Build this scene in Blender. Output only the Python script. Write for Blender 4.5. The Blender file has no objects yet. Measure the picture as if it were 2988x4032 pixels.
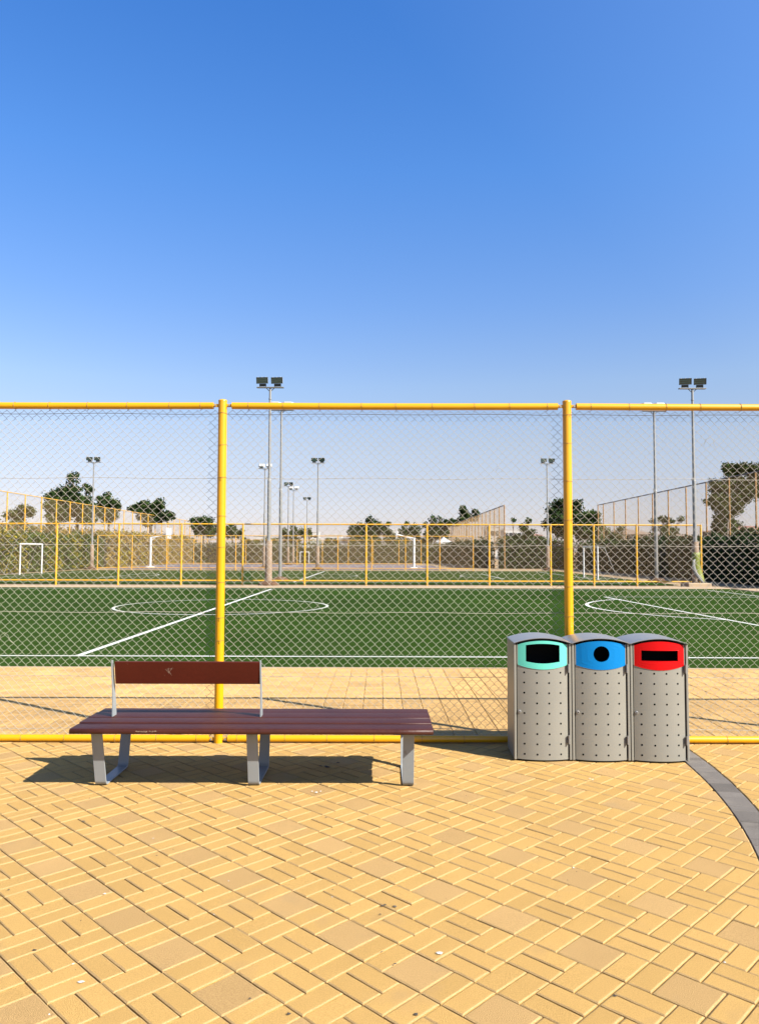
import bpy, math, random
from mathutils import Vector, Matrix, noise
R = math.radians
random.seed(7)
S = bpy.context.scene
C = S.collection

# ------------------------------------------------------------------ camera
FPX, HOR, CAMH, ROLL = 3015.0, 2170.0, 1.685, 0.15
TH = math.atan((HOR - 2016) / FPX)
cd = bpy.data.cameras.new('camera')
cd.sensor_fit = 'VERTICAL'; cd.sensor_height = 36; cd.lens = FPX / 4032 * 36
cd.clip_start = 0.05; cd.clip_end = 5000
cam = bpy.data.objects.new('camera', cd); C.objects.link(cam)
rr = R(ROLL)
RX = Vector((1, 0, 0)); FW = Vector((0, math.cos(TH), math.sin(TH))); UP = Vector((0, -math.sin(TH), math.cos(TH)))
ax = RX * math.cos(rr) + UP * math.sin(rr); ay = -RX * math.sin(rr) + UP * math.cos(rr); az = -FW
cam.matrix_world = Matrix(((ax.x, ay.x, az.x, 0), (ax.y, ay.y, az.y, 0), (ax.z, ay.z, az.z, CAMH), (0, 0, 0, 1)))
S.camera = cam

# ------------------------------------------------------------------ light
SUN = Vector((1.02, -0.685, 1.0)).normalized()
el = math.asin(SUN.z); azm = math.atan2(SUN.x, SUN.y)
w = bpy.data.worlds.new('World'); S.world = w; w.use_nodes = True
nt = w.node_tree; bg = nt.nodes['Background']
sk = nt.nodes.new('ShaderNodeTexSky'); sk.sky_type = 'NISHITA'; sk.sun_disc = False
sk.sun_elevation = el; sk.sun_rotation = azm; sk.altitude = 0
sk.air_density = 1.0; sk.dust_density = 0.6; sk.ozone_density = 3.0
# the photograph's sky: deeper blue overhead, lilac white dust near the horizon
wtc = nt.nodes.new('ShaderNodeTexCoord'); wsp = nt.nodes.new('ShaderNodeSeparateXYZ'); nt.links.new(wtc.outputs['Generated'], wsp.inputs[0])
rmp = nt.nodes.new('ShaderNodeValToRGB'); nt.links.new(wsp.outputs[2], rmp.inputs[0])
STOPS = [(0.0, (1.22, 1.09, 1.36)), (0.038, (1.05, 0.90, 1.06)), (0.078, (1.09, 0.895, 0.96)), (0.137, (1.244, 1.016, 0.983)), (0.211, (1.241, 1.167, 1.2)), (0.307, (0.979, 1.168, 1.446)), (0.452, (0.714, 1.197, 1.716)), (0.62, (0.50, 1.10, 1.80)), (1.0, (0.30, 0.66, 1.15))]
while len(rmp.color_ramp.elements) < len(STOPS): rmp.color_ramp.elements.new(0.5)
for e_, (p_, c_) in zip(rmp.color_ramp.elements, STOPS): e_.position = p_; e_.color = (c_[0] / 2, c_[1] / 2, c_[2] / 2, 1)
wmx = nt.nodes.new('ShaderNodeVectorMath'); wmx.operation = 'MULTIPLY'
nt.links.new(sk.outputs[0], wmx.inputs[0]); nt.links.new(rmp.outputs[0], wmx.inputs[1])
dt = nt.nodes.new('ShaderNodeVectorMath'); dt.operation = 'DOT_PRODUCT'; nt.links.new(wtc.outputs['Generated'], dt.inputs[0]); dt.inputs[1].default_value = SUN
gl = nt.nodes.new('ShaderNodeMapRange'); gl.inputs[1].default_value = 0.02; gl.inputs[2].default_value = 0.6; gl.inputs[3].default_value = 0; gl.inputs[4].default_value = 0.40
nt.links.new(dt.outputs['Value'], gl.inputs[0])
ga = nt.nodes.new('ShaderNodeVectorMath'); ga.operation = 'MULTIPLY_ADD'      # brighter air towards the sun
nt.links.new(gl.outputs[0], ga.inputs[0]); ga.inputs[1].default_value = (1.0, 1.1, 1.0); nt.links.new(wmx.outputs[0], ga.inputs[2])
nt.links.new(ga.outputs[0], bg.inputs[0]); bg.inputs[1].default_value = 0.1
sl = bpy.data.lights.new('sun', 'SUN'); sl.energy = 5.0; sl.angle = R(0.5); sl.color = (1, 0.94, 0.84)
so = bpy.data.objects.new('sun', sl); C.objects.link(so)
so.rotation_euler = SUN.to_track_quat('Z', 'Y').to_euler(); so.location = SUN * 30
vs = S.view_settings; vs.view_transform = 'Standard'; vs.look = 'None'; vs.gamma = 1; vs.exposure = 1.55

# ------------------------------------------------------------------ measuring helpers: photo point -> place in the world
def ray(x, y):
    u = x - 1494; v = y - 2016
    u, v = u * math.cos(rr) + v * math.sin(rr), -u * math.sin(rr) + v * math.cos(rr)
    return u, FPX * math.cos(TH) + v * math.sin(TH), FPX * math.sin(TH) - v * math.cos(TH)
def G(x, y, z=0):
    a, b, c = ray(x, y); t = (z - CAMH) / c
    return a * t, b * t
def PX(x, y, Y):
    a, b, c = ray(x, y); t = Y / b
    return a * t, CAMH + c * t

# ------------------------------------------------------------------ materials
ALB = 0.51      # overall paint and stone brightness
def mat(name, col, rough=0.6, metal=0.0, var=0.0, vscale=3.0, fine=0.0, fscale=60.0, island=0.0, bump=0.0, bscale=80.0, spec=0.5, stain=None, coat=0.0):
    m = bpy.data.materials.new(name); m.use_nodes = True
    t = m.node_tree; b = t.nodes['Principled BSDF']
    b.inputs['Roughness'].default_value = rough; b.inputs['Metallic'].default_value = metal
    b.inputs['Specular IOR Level'].default_value = spec
    b.inputs['Coat Weight'].default_value = coat
    tc = t.nodes.new('ShaderNodeTexCoord')
    src = None
    def rgb(c):
        n = t.nodes.new('ShaderNodeRGB'); n.outputs[0].default_value = (*c, 1); return n.outputs[0]
    src = rgb(tuple(ALB * q for q in col))
    def scale(src, fac_out, lo, hi):
        mr = t.nodes.new('ShaderNodeMapRange'); mr.inputs[3].default_value = lo; mr.inputs[4].default_value = hi
        t.links.new(fac_out, mr.inputs[0])
        mx = t.nodes.new('ShaderNodeVectorMath'); mx.operation = 'SCALE'
        t.links.new(src, mx.inputs[0]); t.links.new(mr.outputs[0], mx.inputs[3])
        return mx.outputs[0]
    def nz(sc, det=4):
        n = t.nodes.new('ShaderNodeTexNoise'); n.inputs['Scale'].default_value = sc; n.inputs['Detail'].default_value = det
        t.links.new(tc.outputs['Object'], n.inputs['Vector']); return n.outputs[0]
    if island:
        g = t.nodes.new('ShaderNodeNewGeometry'); src = scale(src, g.outputs['Random Per Island'], 1 - island, 1 + island)
    if var: src = scale(src, nz(vscale), 1 - 2 * var, 1 + 2 * var)
    if fine: src = scale(src, nz(fscale, 6), 1 - 2 * fine, 1 + 2 * fine)
    if stain:
        sc, lo, hi, c2 = stain
        rp = t.nodes.new('ShaderNodeMapRange'); rp.inputs[1].default_value = lo; rp.inputs[2].default_value = hi
        t.links.new(nz(sc, 8), rp.inputs[0])
        mx = t.nodes.new('ShaderNodeMix'); mx.data_type = 'RGBA'
        t.links.new(rp.outputs[0], mx.inputs[0]); t.links.new(src, mx.inputs[6]); mx.inputs[7].default_value = (*[ALB * q for q in c2], 1)
        src = mx.outputs[2]
    t.links.new(src, b.inputs['Base Color'])
    if bump:
        bn = t.nodes.new('ShaderNodeBump'); bn.inputs['Strength'].default_value = bump; bn.inputs['Distance'].default_value = 0.01
        t.links.new(nz(bscale, 6), bn.inputs['Height']); t.links.new(bn.outputs[0], b.inputs['Normal'])
    return m

M = {}
M['brick'] = mat('yellow_paver', (0.79, 0.482, 0.156), 0.85, island=0.055, var=0.07, vscale=1.3, fine=0.24, fscale=210, bump=0.9, bscale=300, spec=0.12, stain=(2.6, 0.57, 0.85, (0.60, 0.38, 0.17)))
M['rim'] = mat('paver_rim', (0.64, 0.42, 0.18), 0.9, var=0.08, vscale=2, fine=0.26, fscale=210, bump=0.6, bscale=300, spec=0.1)  # chamfer faces, in a duller and less saturated tone than the paver tops
M['pale'] = mat('pale_paver', (0.72, 0.452, 0.180), 0.85, island=0.05, var=0.08, vscale=1.5, fine=0.24, fscale=210, bump=0.9, bscale=300, spec=0.12, stain=(3.6, 0.60, 0.85, (0.56, 0.38, 0.19)))
M['band'] = mat('grey_paver', (0.22, 0.195, 0.17), 0.85, island=0.18, var=0.12, vscale=4, fine=0.18, fscale=90, bump=0.6, bscale=200, spec=0.15, stain=(5, 0.6, 0.8, (0.32, 0.28, 0.23)))
M['joint'] = mat('joint_sand', (0.05, 0.03, 0.015), 0.95, fine=0.2, spec=0.05)
M['farbrick'] = mat('far_paver', (0.74, 0.455, 0.17), 0.85, island=0.12, var=0.10, vscale=1.2, fine=0.10, fscale=90, bump=0.3, bscale=200, spec=0.12, stain=(1.6, 0.56, 0.78, (0.52, 0.34, 0.15)))
M['earth'] = mat('sandy_earth', (0.52, 0.37, 0.21), 0.95, var=0.15, vscale=0.15, fine=0.12, fscale=8, spec=0.1)
M['concrete'] = mat('concrete', (0.60, 0.45, 0.29), 0.9, var=0.10, vscale=1.0, fine=0.08, fscale=30, spec=0.1)
M['column'] = mat('column_concrete', (0.40, 0.29, 0.20), 0.9, var=0.10, vscale=1.5, fine=0.08, fscale=20, spec=0.2)
M['brown'] = mat('brown_footing', (0.16, 0.09, 0.05), 0.9, var=0.2, vscale=3, spec=0.2)
M['turf'] = mat('artificial_turf', (0.031, 0.072, 0.005), 0.9, var=0.26, vscale=0.22, fine=0.36, fscale=14, bump=1.0, bscale=60, spec=0.03, stain=(0.5, 0.50, 0.8, (0.046, 0.088, 0.011)))
M['line'] = mat('white_line', (0.95, 0.95, 0.90), 0.8, fine=0.12, fscale=25, spec=0.1)
M['court'] = mat('court_surface', (0.235, 0.215, 0.255), 0.85, var=0.08, vscale=0.3, spec=0.2)
M['yellow'] = mat('yellow_paint', (0.95, 0.46, 0.0), 0.34, var=0.05, vscale=3, bump=0.05, bscale=40, stain=(5, 0.68, 0.76, (0.9, 0.56, 0.06)))
M['yellow_far'] = mat('yellow_paint_far', (0.95, 0.50, 0.02), 0.45)
M['orange'] = mat('rusty_yellow', (0.50, 0.26, 0.07), 0.6, var=0.15, vscale=2)
M['darkrail'] = mat('dark_rail', (0.10, 0.08, 0.06), 0.5)
M['wire'] = mat('galvanised_wire', (0.55, 0.50, 0.41), 0.5, fine=0.12, fscale=40, spec=0.4)
M['tie'] = mat('tie_wire', (0.42, 0.24, 0.07), 0.5)
M['wirefar'] = mat('far_wire', (0.55, 0.38, 0.20), 0.6, spec=0.2)
M['steel'] = mat('galvanised_steel', (0.40, 0.40, 0.38), 0.45, metal=0.4, var=0.08, vscale=2)
M['darkbox'] = mat('lamp_housing', (0.035, 0.05, 0.045), 0.5)
M['glass'] = mat('lamp_glass', (0.05, 0.09, 0.075), 0.12, spec=0.6)
M['white'] = mat('white_enamel', (0.98, 0.98, 0.95), 0.4)
M['seat'] = mat('brown_wood_paint', (0.074, 0.017, 0.008), 0.46, var=0.14, vscale=4, fine=0.16, fscale=50, bump=0.25, bscale=30, spec=0.25)
M['board'] = mat('brown_board_paint', (0.100, 0.011, 0.003), 0.5, var=0.08, vscale=5, fine=0.06, fscale=60, bump=0.12, bscale=30, spec=0.25)
M['screw'] = mat('dark_screw', (0.03, 0.012, 0.01), 0.5)
M['chip'] = mat('bare_wood', (0.55, 0.40, 0.28), 0.8, fine=0.3, fscale=120)
M['leg'] = mat('grey_leg_paint', (0.37, 0.40, 0.41), 0.40, var=0.05, vscale=6, stain=(14, 0.66, 0.74, (0.25, 0.24, 0.22)))
M['bin'] = mat('bin_sheet_metal', (0.395, 0.380, 0.320), 0.42, metal=0.2, var=0.05, vscale=3, fine=0.03, fscale=150, stain=(6, 0.66, 0.9, (0.32, 0.29, 0.25)))
M['roofmetal'] = mat('bin_roof_metal', (0.42, 0.41, 0.40), 0.30, metal=0.4, var=0.05, vscale=3)
M['black'] = mat('black_inside', (0.006, 0.006, 0.006), 0.8, spec=0.1)
M['mint'] = mat('mint_paint', (0.17, 0.80, 0.62), 0.4, spec=0.3)
M['blue'] = mat('blue_paint', (0.0, 0.25, 0.66), 0.45, spec=0.15)
M['red'] = mat('red_paint', (0.78, 0.0, 0.002), 0.4, spec=0.2)
M['bark'] = mat('bark', (0.16, 0.11, 0.07), 0.9, var=0.2, vscale=3)
M['palebark'] = mat('pale_bark', (0.38, 0.30, 0.22), 0.9, var=0.15, vscale=3)
M['leafdark'] = mat('leaf_dark', (0.022, 0.050, 0.011), 0.7, island=0.6, spec=0.1)
M['leafmid'] = mat('leaf_mid', (0.070, 0.115, 0.020), 0.7, island=0.5, spec=0.12)
M['leafdry'] = mat('leaf_dry', (0.110, 0.115, 0.032), 0.75, island=0.5, spec=0.1)
M['leafyel'] = mat('leaf_yellow', (0.30, 0.25, 0.03), 0.75, island=0.6, spec=0.1)
M['leaftan'] = mat('leaf_tan', (0.40, 0.27, 0.085), 0.8, island=0.5, spec=0.1)
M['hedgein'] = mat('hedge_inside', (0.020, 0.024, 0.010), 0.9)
M['plaster'] = mat('white_plaster', (0.72, 0.70, 0.66), 0.8, var=0.03)
M['tan'] = mat('tan_plaster', (0.42, 0.31, 0.21), 0.85, var=0.05)
M['greywall'] = mat('grey_plaster', (0.30, 0.27, 0.25), 0.85, var=0.05)
M['tile'] = mat('terracotta_tile', (0.36, 0.15, 0.09), 0.8, var=0.15, vscale=2)
M['tantile'] = mat('tan_tile', (0.33, 0.23, 0.15), 0.8, var=0.12, vscale=2)
M['window'] = mat('window_glass', (0.04, 0.05, 0.06), 0.15)
M['signgreen'] = mat('sign_green', (0.10, 0.22, 0.08), 0.6)
M['banner'] = mat('banner_green', (0.24, 0.27, 0.03), 0.6, var=0.12, vscale=4)
M['cloth'] = mat('white_cloth', (0.26, 0.26, 0.24), 0.8)
M['litter'] = mat('dry_leaf', (0.10, 0.08, 0.06), 0.9, island=0.5)
M['dropping'] = mat('white_chip', (0.75, 0.73, 0.68), 0.8)

# ------------------------------------------------------------------ mesh builder
class MB:
    def __init__(s): s.v = []; s.f = []; s.m = []; s.s = []
    def add(s, vs, fs, mi=0, sm=False):
        o = len(s.v); s.v += [tuple(q) for q in vs]
        for f in fs: s.f.append(tuple(i + o for i in f)); s.m.append(mi); s.s.append(sm)
    def box(s, a, b, mi=0):
        x0, y0, z0 = a; x1, y1, z1 = b
        v = [(x0, y0, z0), (x1, y0, z0), (x1, y1, z0), (x0, y1, z0), (x0, y0, z1), (x1, y0, z1), (x1, y1, z1), (x0, y1, z1)]
        s.add(v, [(0, 3, 2, 1), (4, 5, 6, 7), (0, 1, 5, 4), (1, 2, 6, 5), (2, 3, 7, 6), (3, 0, 4, 7)], mi)
    def bbox(s, a, b, c=0.004, mi=0):
        # box with chamfered vertical and horizontal edges (octagon section stacked)
        x0, y0, z0 = a; x1, y1, z1 = b
        def ring(i, z): return [(x0 + i + c * (i == 0), y0 + i, z), (x1 - i - c * (i == 0), y0 + i, z), (x1 - i, y0 + i + c * (i == 0), z), (x1 - i, y1 - i - c * (i == 0), z), (x1 - i - c * (i == 0), y1 - i, z), (x0 + i + c * (i == 0), y1 - i, z), (x0 + i, y1 - i - c * (i == 0), z), (x0 + i, y0 + i + c * (i == 0), z)]
        rs = [ring(c, z0), ring(0, z0 + c), ring(0, z1 - c), ring(c, z1)]
        v = sum(rs, []); f = []
        for k in range(3):
            for i in range(8): j = (i + 1) % 8; f.append((k * 8 + i, k * 8 + j, k * 8 + 8 + j, k * 8 + 8 + i))
        f.append(tuple(range(7, -1, -1))); f.append(tuple(range(24, 32)))
        s.add(v, f, mi)
    def tube(s, pts, r, n=6, mi=0, cap=True, sm=True):
        pts = [Vector(p) for p in pts]; k = len(pts)
        rs = r if isinstance(r, (list, tuple)) else [r] * k
        v = []; N = None
        for i, p in enumerate(pts):
            d = (pts[min(i + 1, k - 1)] - pts[max(i - 1, 0)]).normalized()
            if N is None:
                N = d.cross(Vector((0, 0, 1))) if abs(d.z) < 0.9 else d.cross(Vector((1, 0, 0)))
                N.normalize()
            else:
                N = (N - d * N.dot(d)).normalized()
            B = d.cross(N)
            for j in range(n):
                a = 2 * math.pi * j / n
                v.append(p + (N * math.cos(a) + B * math.sin(a)) * rs[i])
        f = []
        for i in range(k - 1):
            for j in range(n):
                j2 = (j + 1) % n
                f.append((i * n + j, i * n + j2, (i + 1) * n + j2, (i + 1) * n + j))
        s.add(v, f, mi, sm)
        if cap:
            s.add(v[:n], [tuple(range(n - 1, -1, -1))], mi); s.add(v[-n:], [tuple(range(n))], mi)
    def prism(s, poly, ax, d0, d1, mi=0, sm=False):
        # poly: list of 2-D points; ax: which axis is the extrusion
        def p3(p, d):
            if ax == 'x': return (d, p[0], p[1])
            if ax == 'y': return (p[0], d, p[1])
            return (p[0], p[1], d)
        n = len(poly); v = [p3(p, d0) for p in poly] + [p3(p, d1) for p in poly]
        s.add(v, [(i, (i + 1) % n, n + (i + 1) % n, n + i) for i in range(n)], mi, sm)
        s.add(v[:n], [tuple(range(n - 1, -1, -1))], mi); s.add(v[n:], [tuple(range(n))], mi)
    def build(s, name, mats, parent=None, loc=None):
        me = bpy.data.meshes.new(name); me.from_pydata(s.v, [], s.f)
        for m in (mats if isinstance(mats, (list, tuple)) else [mats]): me.materials.append(M[m])
        me.polygons.foreach_set('material_index', s.m); me.polygons.foreach_set('use_smooth', s.s)
        me.update()
        o = bpy.data.objects.new(name, me); C.objects.link(o)
        if parent: o.parent = parent
        if loc: o.location = loc
        return o
def tag(o, label=None, cat=None, group=None, kind=None):
    if label: o['label'] = label
    if cat: o['category'] = cat
    if group: o['group'] = group
    if kind: o['kind'] = kind
    return o
def empty(name, loc, label, cat, group=None, rz=0):
    o = bpy.data.objects.new(name, None); o.empty_display_size = 0.2; C.objects.link(o)
    o.location = loc; o.rotation_euler.z = rz
    return tag(o, label, cat, group)
def kids(o): return [c for c in C.objects if c.parent == o]
def copy_tree(o, parent=None):
    c = o.copy(); C.objects.link(c); c.parent = parent
    for ch in list(o.children): copy_tree(ch, c)
    return c
def sheet(name, x0, y0, x1, y1, z, m, nx=1, ny=1):
    b = MB(); v = []; f = []
    for j in range(ny + 1):
        for i in range(nx + 1): v.append((x0 + (x1 - x0) * i / nx, y0 + (y1 - y0) * j / ny, z))
    for j in range(ny):
        for i in range(nx): a = j * (nx + 1) + i; f.append((a, a + 1, a + nx + 2, a + nx + 1))
    b.add(v, f); o = b.build(name, m); tag(o, kind='structure'); return o

# ================================================================== GROUND
sheet('ground', -1500, -60, 1500, 2500, -0.035, 'earth')
sheet('paving_base', -12, -6, 12, 11.17, -0.016, 'joint')

MOD = 0.207
FY = 6.83                                     # fence line
AD = Vector((math.cos(R(-44.75)), math.sin(R(-44.75))))   # a axis: towards near right
BD = Vector((-math.sin(R(-44.75)), math.cos(R(-44.75))))  # b axis: towards far right
CC = Vector((-5.65, 6.78)); RI, RO = 8.125, 8.30

def clip(poly, nrm, d):                       # keep points with p.n <= d
    out = []
    for i in range(len(poly)):
        p, q = poly[i], poly[(i + 1) % len(poly)]
        a, c = p.dot(nrm) - d, q.dot(nrm) - d
        if a <= 0: out.append(p)
        if (a < 0 < c) or (c < 0 < a): out.append(p + (q - p) * (a / (a - c)))
    return out
def area(poly):
    return 0.5 * sum(poly[i].x * poly[(i + 1) % len(poly)].y - poly[(i + 1) % len(poly)].x * poly[i].y for i in range(len(poly)))
def inset(poly, d):
    n = len(poly); out = []
    for i in range(n):
        p0, p1, p2 = poly[i - 1], poly[i], poly[(i + 1) % n]
        e1 = (p1 - p0).normalized(); e2 = (p2 - p1).normalized()
        n1 = Vector((-e1.y, e1.x)); n2 = Vector((-e2.y, e2.x))
        k = n1 + n2
        if k.length < 0.3: k = n1
        k = k / max(0.35, k.dot(n1))
        out.append(p1 + k * d)
    return out
def brick(b, poly, mi=0, gap=0.0026, ch=0.0060, dep=0.0038, top=None, rough=True, rim=None):
    # one paver: clipped outline, chamfered rim, its own slight tilt and height
    q = []
    for p in poly:
        if not q or (p - q[-1]).length > 0.006: q.append(p)
    if len(q) > 2 and (q[0] - q[-1]).length < 0.006: q.pop()
    if len(q) < 3 or area(q) < 0.0006: return
    small = area(q) < 0.004
    o = inset(q, gap); i = inset(q, gap + (ch * 0.5 if small else ch) * random.uniform(0.8, 1.15))
    if area(i) < 0.0003: return
    if not small:
        sub = []; isub = []                    # chipped, slightly uneven rims
        for j_ in range(len(q)):
            oa, ob, ia, ib = o[j_], o[(j_ + 1) % len(q)], i[j_], i[(j_ + 1) % len(q)]
            m_ = max(1, int((ob - oa).length / 0.034)) if rough else 1
            for t_ in range(m_):
                f_ = (t_ + (random.uniform(-.25, .25) if t_ else 0)) / m_
                jit = Vector((random.gauss(0, .0007), random.gauss(0, .0007))) if rough else Vector((0, 0))
                sub.append(oa.lerp(ob, f_) + jit * .6); isub.append(ia.lerp(ib, f_) + jit)
        o, i = sub, isub
    n = len(o); h = random.gauss(0, 0.0008) if top is None else top
    tx, ty = random.gauss(0, 0.004), random.gauss(0, 0.004); c = sum(q, Vector((0, 0))) / len(q)
    def z(p, k): return k + h + (p.x - c.x) * tx + (p.y - c.y) * ty
    v = [(p.x, p.y, -0.018) for p in o] + [(p.x, p.y, z(p, -dep)) for p in o] + [(p.x, p.y, z(p, 0)) for p in i]
    f = [(j, (j + 1) % n, n + (j + 1) % n, n + j) for j in range(n)] + [(n + j, n + (j + 1) % n, 2 * n + (j + 1) % n, 2 * n + j) for j in range(n)] + [tuple(range(2 * n, 3 * n))]
    b.add(v, f[:n], mi); o_ = len(b.v) - len(v)
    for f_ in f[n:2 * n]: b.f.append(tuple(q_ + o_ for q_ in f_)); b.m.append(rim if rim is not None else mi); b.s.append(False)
    b.f.append(tuple(q_ + o_ for q_ in f[-1])); b.m.append(mi); b.s.append(False)

def lay(b, poly, mi):
    c = sum(poly, Vector((0, 0))) / len(poly)
    if c.x < -6.8 or c.x > 6.8 or c.y < -0.8 or c.y > FY + 0.2: return
    poly = clip(poly, Vector((0, 1)), FY + 0.03)
    if len(poly) < 3: return
    nr = (c - CC).normalized(); r = (c - CC).length
    a = clip(poly, nr, nr.dot(CC) + RI - 0.002) if r < RO + 0.25 else []
    o = clip(poly, -nr, -(nr.dot(CC) + RO + 0.002)) if r > RI - 0.25 else []
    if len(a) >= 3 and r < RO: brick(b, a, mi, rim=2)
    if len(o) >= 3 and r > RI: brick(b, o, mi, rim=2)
def wob(p):   # the slight waviness of hand-laid rows
    return p + Vector((noise.noise(Vector((p.x * 1.3, p.y * 1.3, 1))), noise.noise(Vector((p.x * 1.3, p.y * 1.3, 9))))) * 0.006

P0 = Vector(G(1239.4, 3681.8))                # a corner of a pale square
b = MB()
for s in range(-45, 45):                      # rows; s grows towards -b
    k = s % 3
    for t in range(-30, 31):
        def rect(a0, a1, b0, b1, mi=0):
            g = [(a0, b0), (a1, b0), (a1, b1), (a0, b1)]
            pts = [wob(P0 + AD * ((t * 4 + u) * MOD / 2) + BD * ((-2 * s + v) * MOD / 2)) for u, v in g]
            c = pts[0]
            if abs(c.x) > 7.2 or c.y < -1.5 or c.y > 7.5: return
            lay(b, pts, mi)
        if k == 0:
            rect(0, 2, 0, 2, 1); rect(2, 3, 0, 2); rect(3, 4, 0, 2)
        else:
            o = 3 if k == 1 else 1
            rect(o, o + 2, 0, 1); rect(o, o + 2, 1, 2)
            rect(o + 2, o + 3, 0, 2); rect(o + 3, o + 4, 0, 2)
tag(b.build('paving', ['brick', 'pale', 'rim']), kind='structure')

b = MB(); a = -0.62; i = 0
while a < 0.1:
    da = (0.205 if i % 2 else 0.105) / RO
    pl = [CC + Vector((math.cos(q), math.sin(q))) * r_ for q, r_ in ((a, RI), (a, RO), (a + da, RO), (a + da, RI))]
    pl = clip(pl, Vector((0, 1)), FY + 0.03)
    if len(pl) > 2: brick(b, pl, ch=0.004, dep=0.004, gap=0.0028)
    a += da; i += 1
tag(b.build('paving_band', 'band'), kind='structure')

b = MB()                                      # stacked pavers beyond the fence
PW = 0.2165; x00 = G(1445, 2627)[0]
for j in range(int((11.15 - 7.02) / (PW / 2))):
    for i in range(-42, 43):
        x = x00 + i * PW; y = 7.02 + j * PW / 2
        pl = [wob(Vector(q)) for q in ((x, y), (x + PW, y), (x + PW, y + PW / 2), (x, y + PW / 2))]
        brick(b, pl, ch=0.005, dep=0.004, gap=0.002)
tag(b.build('paving_beyond_fence', 'farbrick'), kind='structure')
b = MB(); b.bbox((-12, 6.87, -0.03), (12, 7.015, 0.006), 0.004); tag(b.build('kerb', 'concrete'), kind='structure')
b = MB(); b.bbox((-25, 11.155, -0.03), (25, 11.20, 0.004), 0.003); tag(b.build('turf_edging', 'concrete'), kind='structure')

# turf pitch 1, lines
sheet('football_turf', -26, 11.2, 15.9, 35.0, 0.0, 'turf', 20, 12)
def strip(b, pts, wd, z):
    pts = [Vector(p) for p in pts]; n = len(pts); L = []; Rr = []
    for i, p in enumerate(pts):
        d = (pts[min(i + 1, n - 1)] - pts[max(i - 1, 0)]).normalized(); q = Vector((-d.y, d.x)) * wd / 2
        L.append(p + q); Rr.append(p - q)
    b.add([(p.x, p.y, z) for p in L] + [(p.x, p.y, z) for p in Rr], [(i, n + i, n + i + 1, i + 1) for i in range(n - 1)])
def arc(cx, cy, r, a0, a1, n=48): return [(cx + r * math.cos(R(a0 + (a1 - a0) * i / n)), cy + r * math.sin(R(a0 + (a1 - a0) * i / n))) for i in range(n + 1)]
LW = 0.085
z1 = 0.004
b = MB()
strip(b, [(-24, 12.33), (-2.73, 12.33), (14.5, 12.25)], LW, z1)
strip(b, [(-24, 34.0), (14.3, 34.0)], LW, z1)
strip(b, [(14.65, 12.32), (14.4, 33.9)], LW, z1 + 0.002)
strip(b, [(-4.80, 12.38), (-4.75, 33.95)], 0.11, z1 + 0.002)
strip(b, arc(-4.73, 23.35, 3.15, 0, 360, 72), LW, z1 + 0.004)
strip(b, [(8.38, 28.7), (8.45, 26), (8.55, 22.0), (8.72, 17.3)], 0.10, z1)
strip(b, [(8.40, 28.62), (14.38, 28.62)], 0.07, z1 + 0.002)
strip(b, [(8.74, 17.3), (14.5, 17.3)], 0.07, z1 + 0.002)
strip(b, arc(11.35, 23.2, 4.93, 124, 236, 32), 0.10, z1 + 0.004)
strip(b, [(7.35, 23.03), (7.55, 23.03)], 0.07, z1)
strip(b, [(-18.1, 17.3), (-18.1, 28.7)], 0.1, z1); strip(b, arc(-20.8, 23.2, 4.93, -56, 56, 32), 0.1, z1 + 0.004)
tag(b.build('pitch_lines', 'line'), kind='structure')
b = MB(); b.bbox((-27, 35.02, -0.03), (16.1, 36.7, 0.03), 0.01); tag(b.build('concrete_kerb', 'concrete'), kind='structure')
b = MB(); b.bbox((15.95, 10, -0.03), (17.1, 34.95, 0.03), 0.01); tag(b.build('side_kerb', 'concrete'), kind='structure')
# turf pitch 2
sheet('far_turf', -25.6, 39.0, 15.2, 65.6, 0.0, 'turf', 20, 12)
b = MB()
strip(b, [(-23.7, 41.3), (13.2, 41.3)], LW, z1); strip(b, [(-23.7, 63.2), (13.2, 63.2)], LW, z1)
strip(b, [(-4.6, 41.4), (-4.5, 63.1)], 0.12, z1 + 0.002); strip(b, arc(-4.6, 52, 3.1, 0, 360, 64), LW, z1 + 0.004)
strip(b, [(7.6, 46.8), (7.6, 57.2)], LW, z1); strip(b, arc(10.4, 52, 4.9, 124, 236, 24), LW, z1 + 0.004)
strip(b, [(-17.2, 46.8), (-17.2, 57.2)], LW, z1); strip(b, arc(-20, 52, 4.9, -56, 56, 24), LW, z1 + 0.004)
strip(b, [(13.1, 41.4), (13.1, 63.1)], LW, z1 + 0.002); strip(b, [(-23.6, 41.4), (-23.6, 63.1)], LW, z1 + 0.002)
tag(b.build('far_pitch_lines', 'line'), kind='structure')
sheet('basketball_court', -25.5, 70.5, 6.2, 91, 0.0, 'court')
b = MB()
for y in (74, 88.5): strip(b, [(-23.5, y), (4.4, y)], 0.1, z1)
for x in (-23.4, -9.6, 4.3): strip(b, [(x, 74.1), (x, 88.4)], 0.1, z1 + 0.002)
tag(b.build('court_lines', 'line'), kind='structure')
sheet('distant_turf', -27, 95.5, 4.5, 103, 0.0, 'court')

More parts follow.
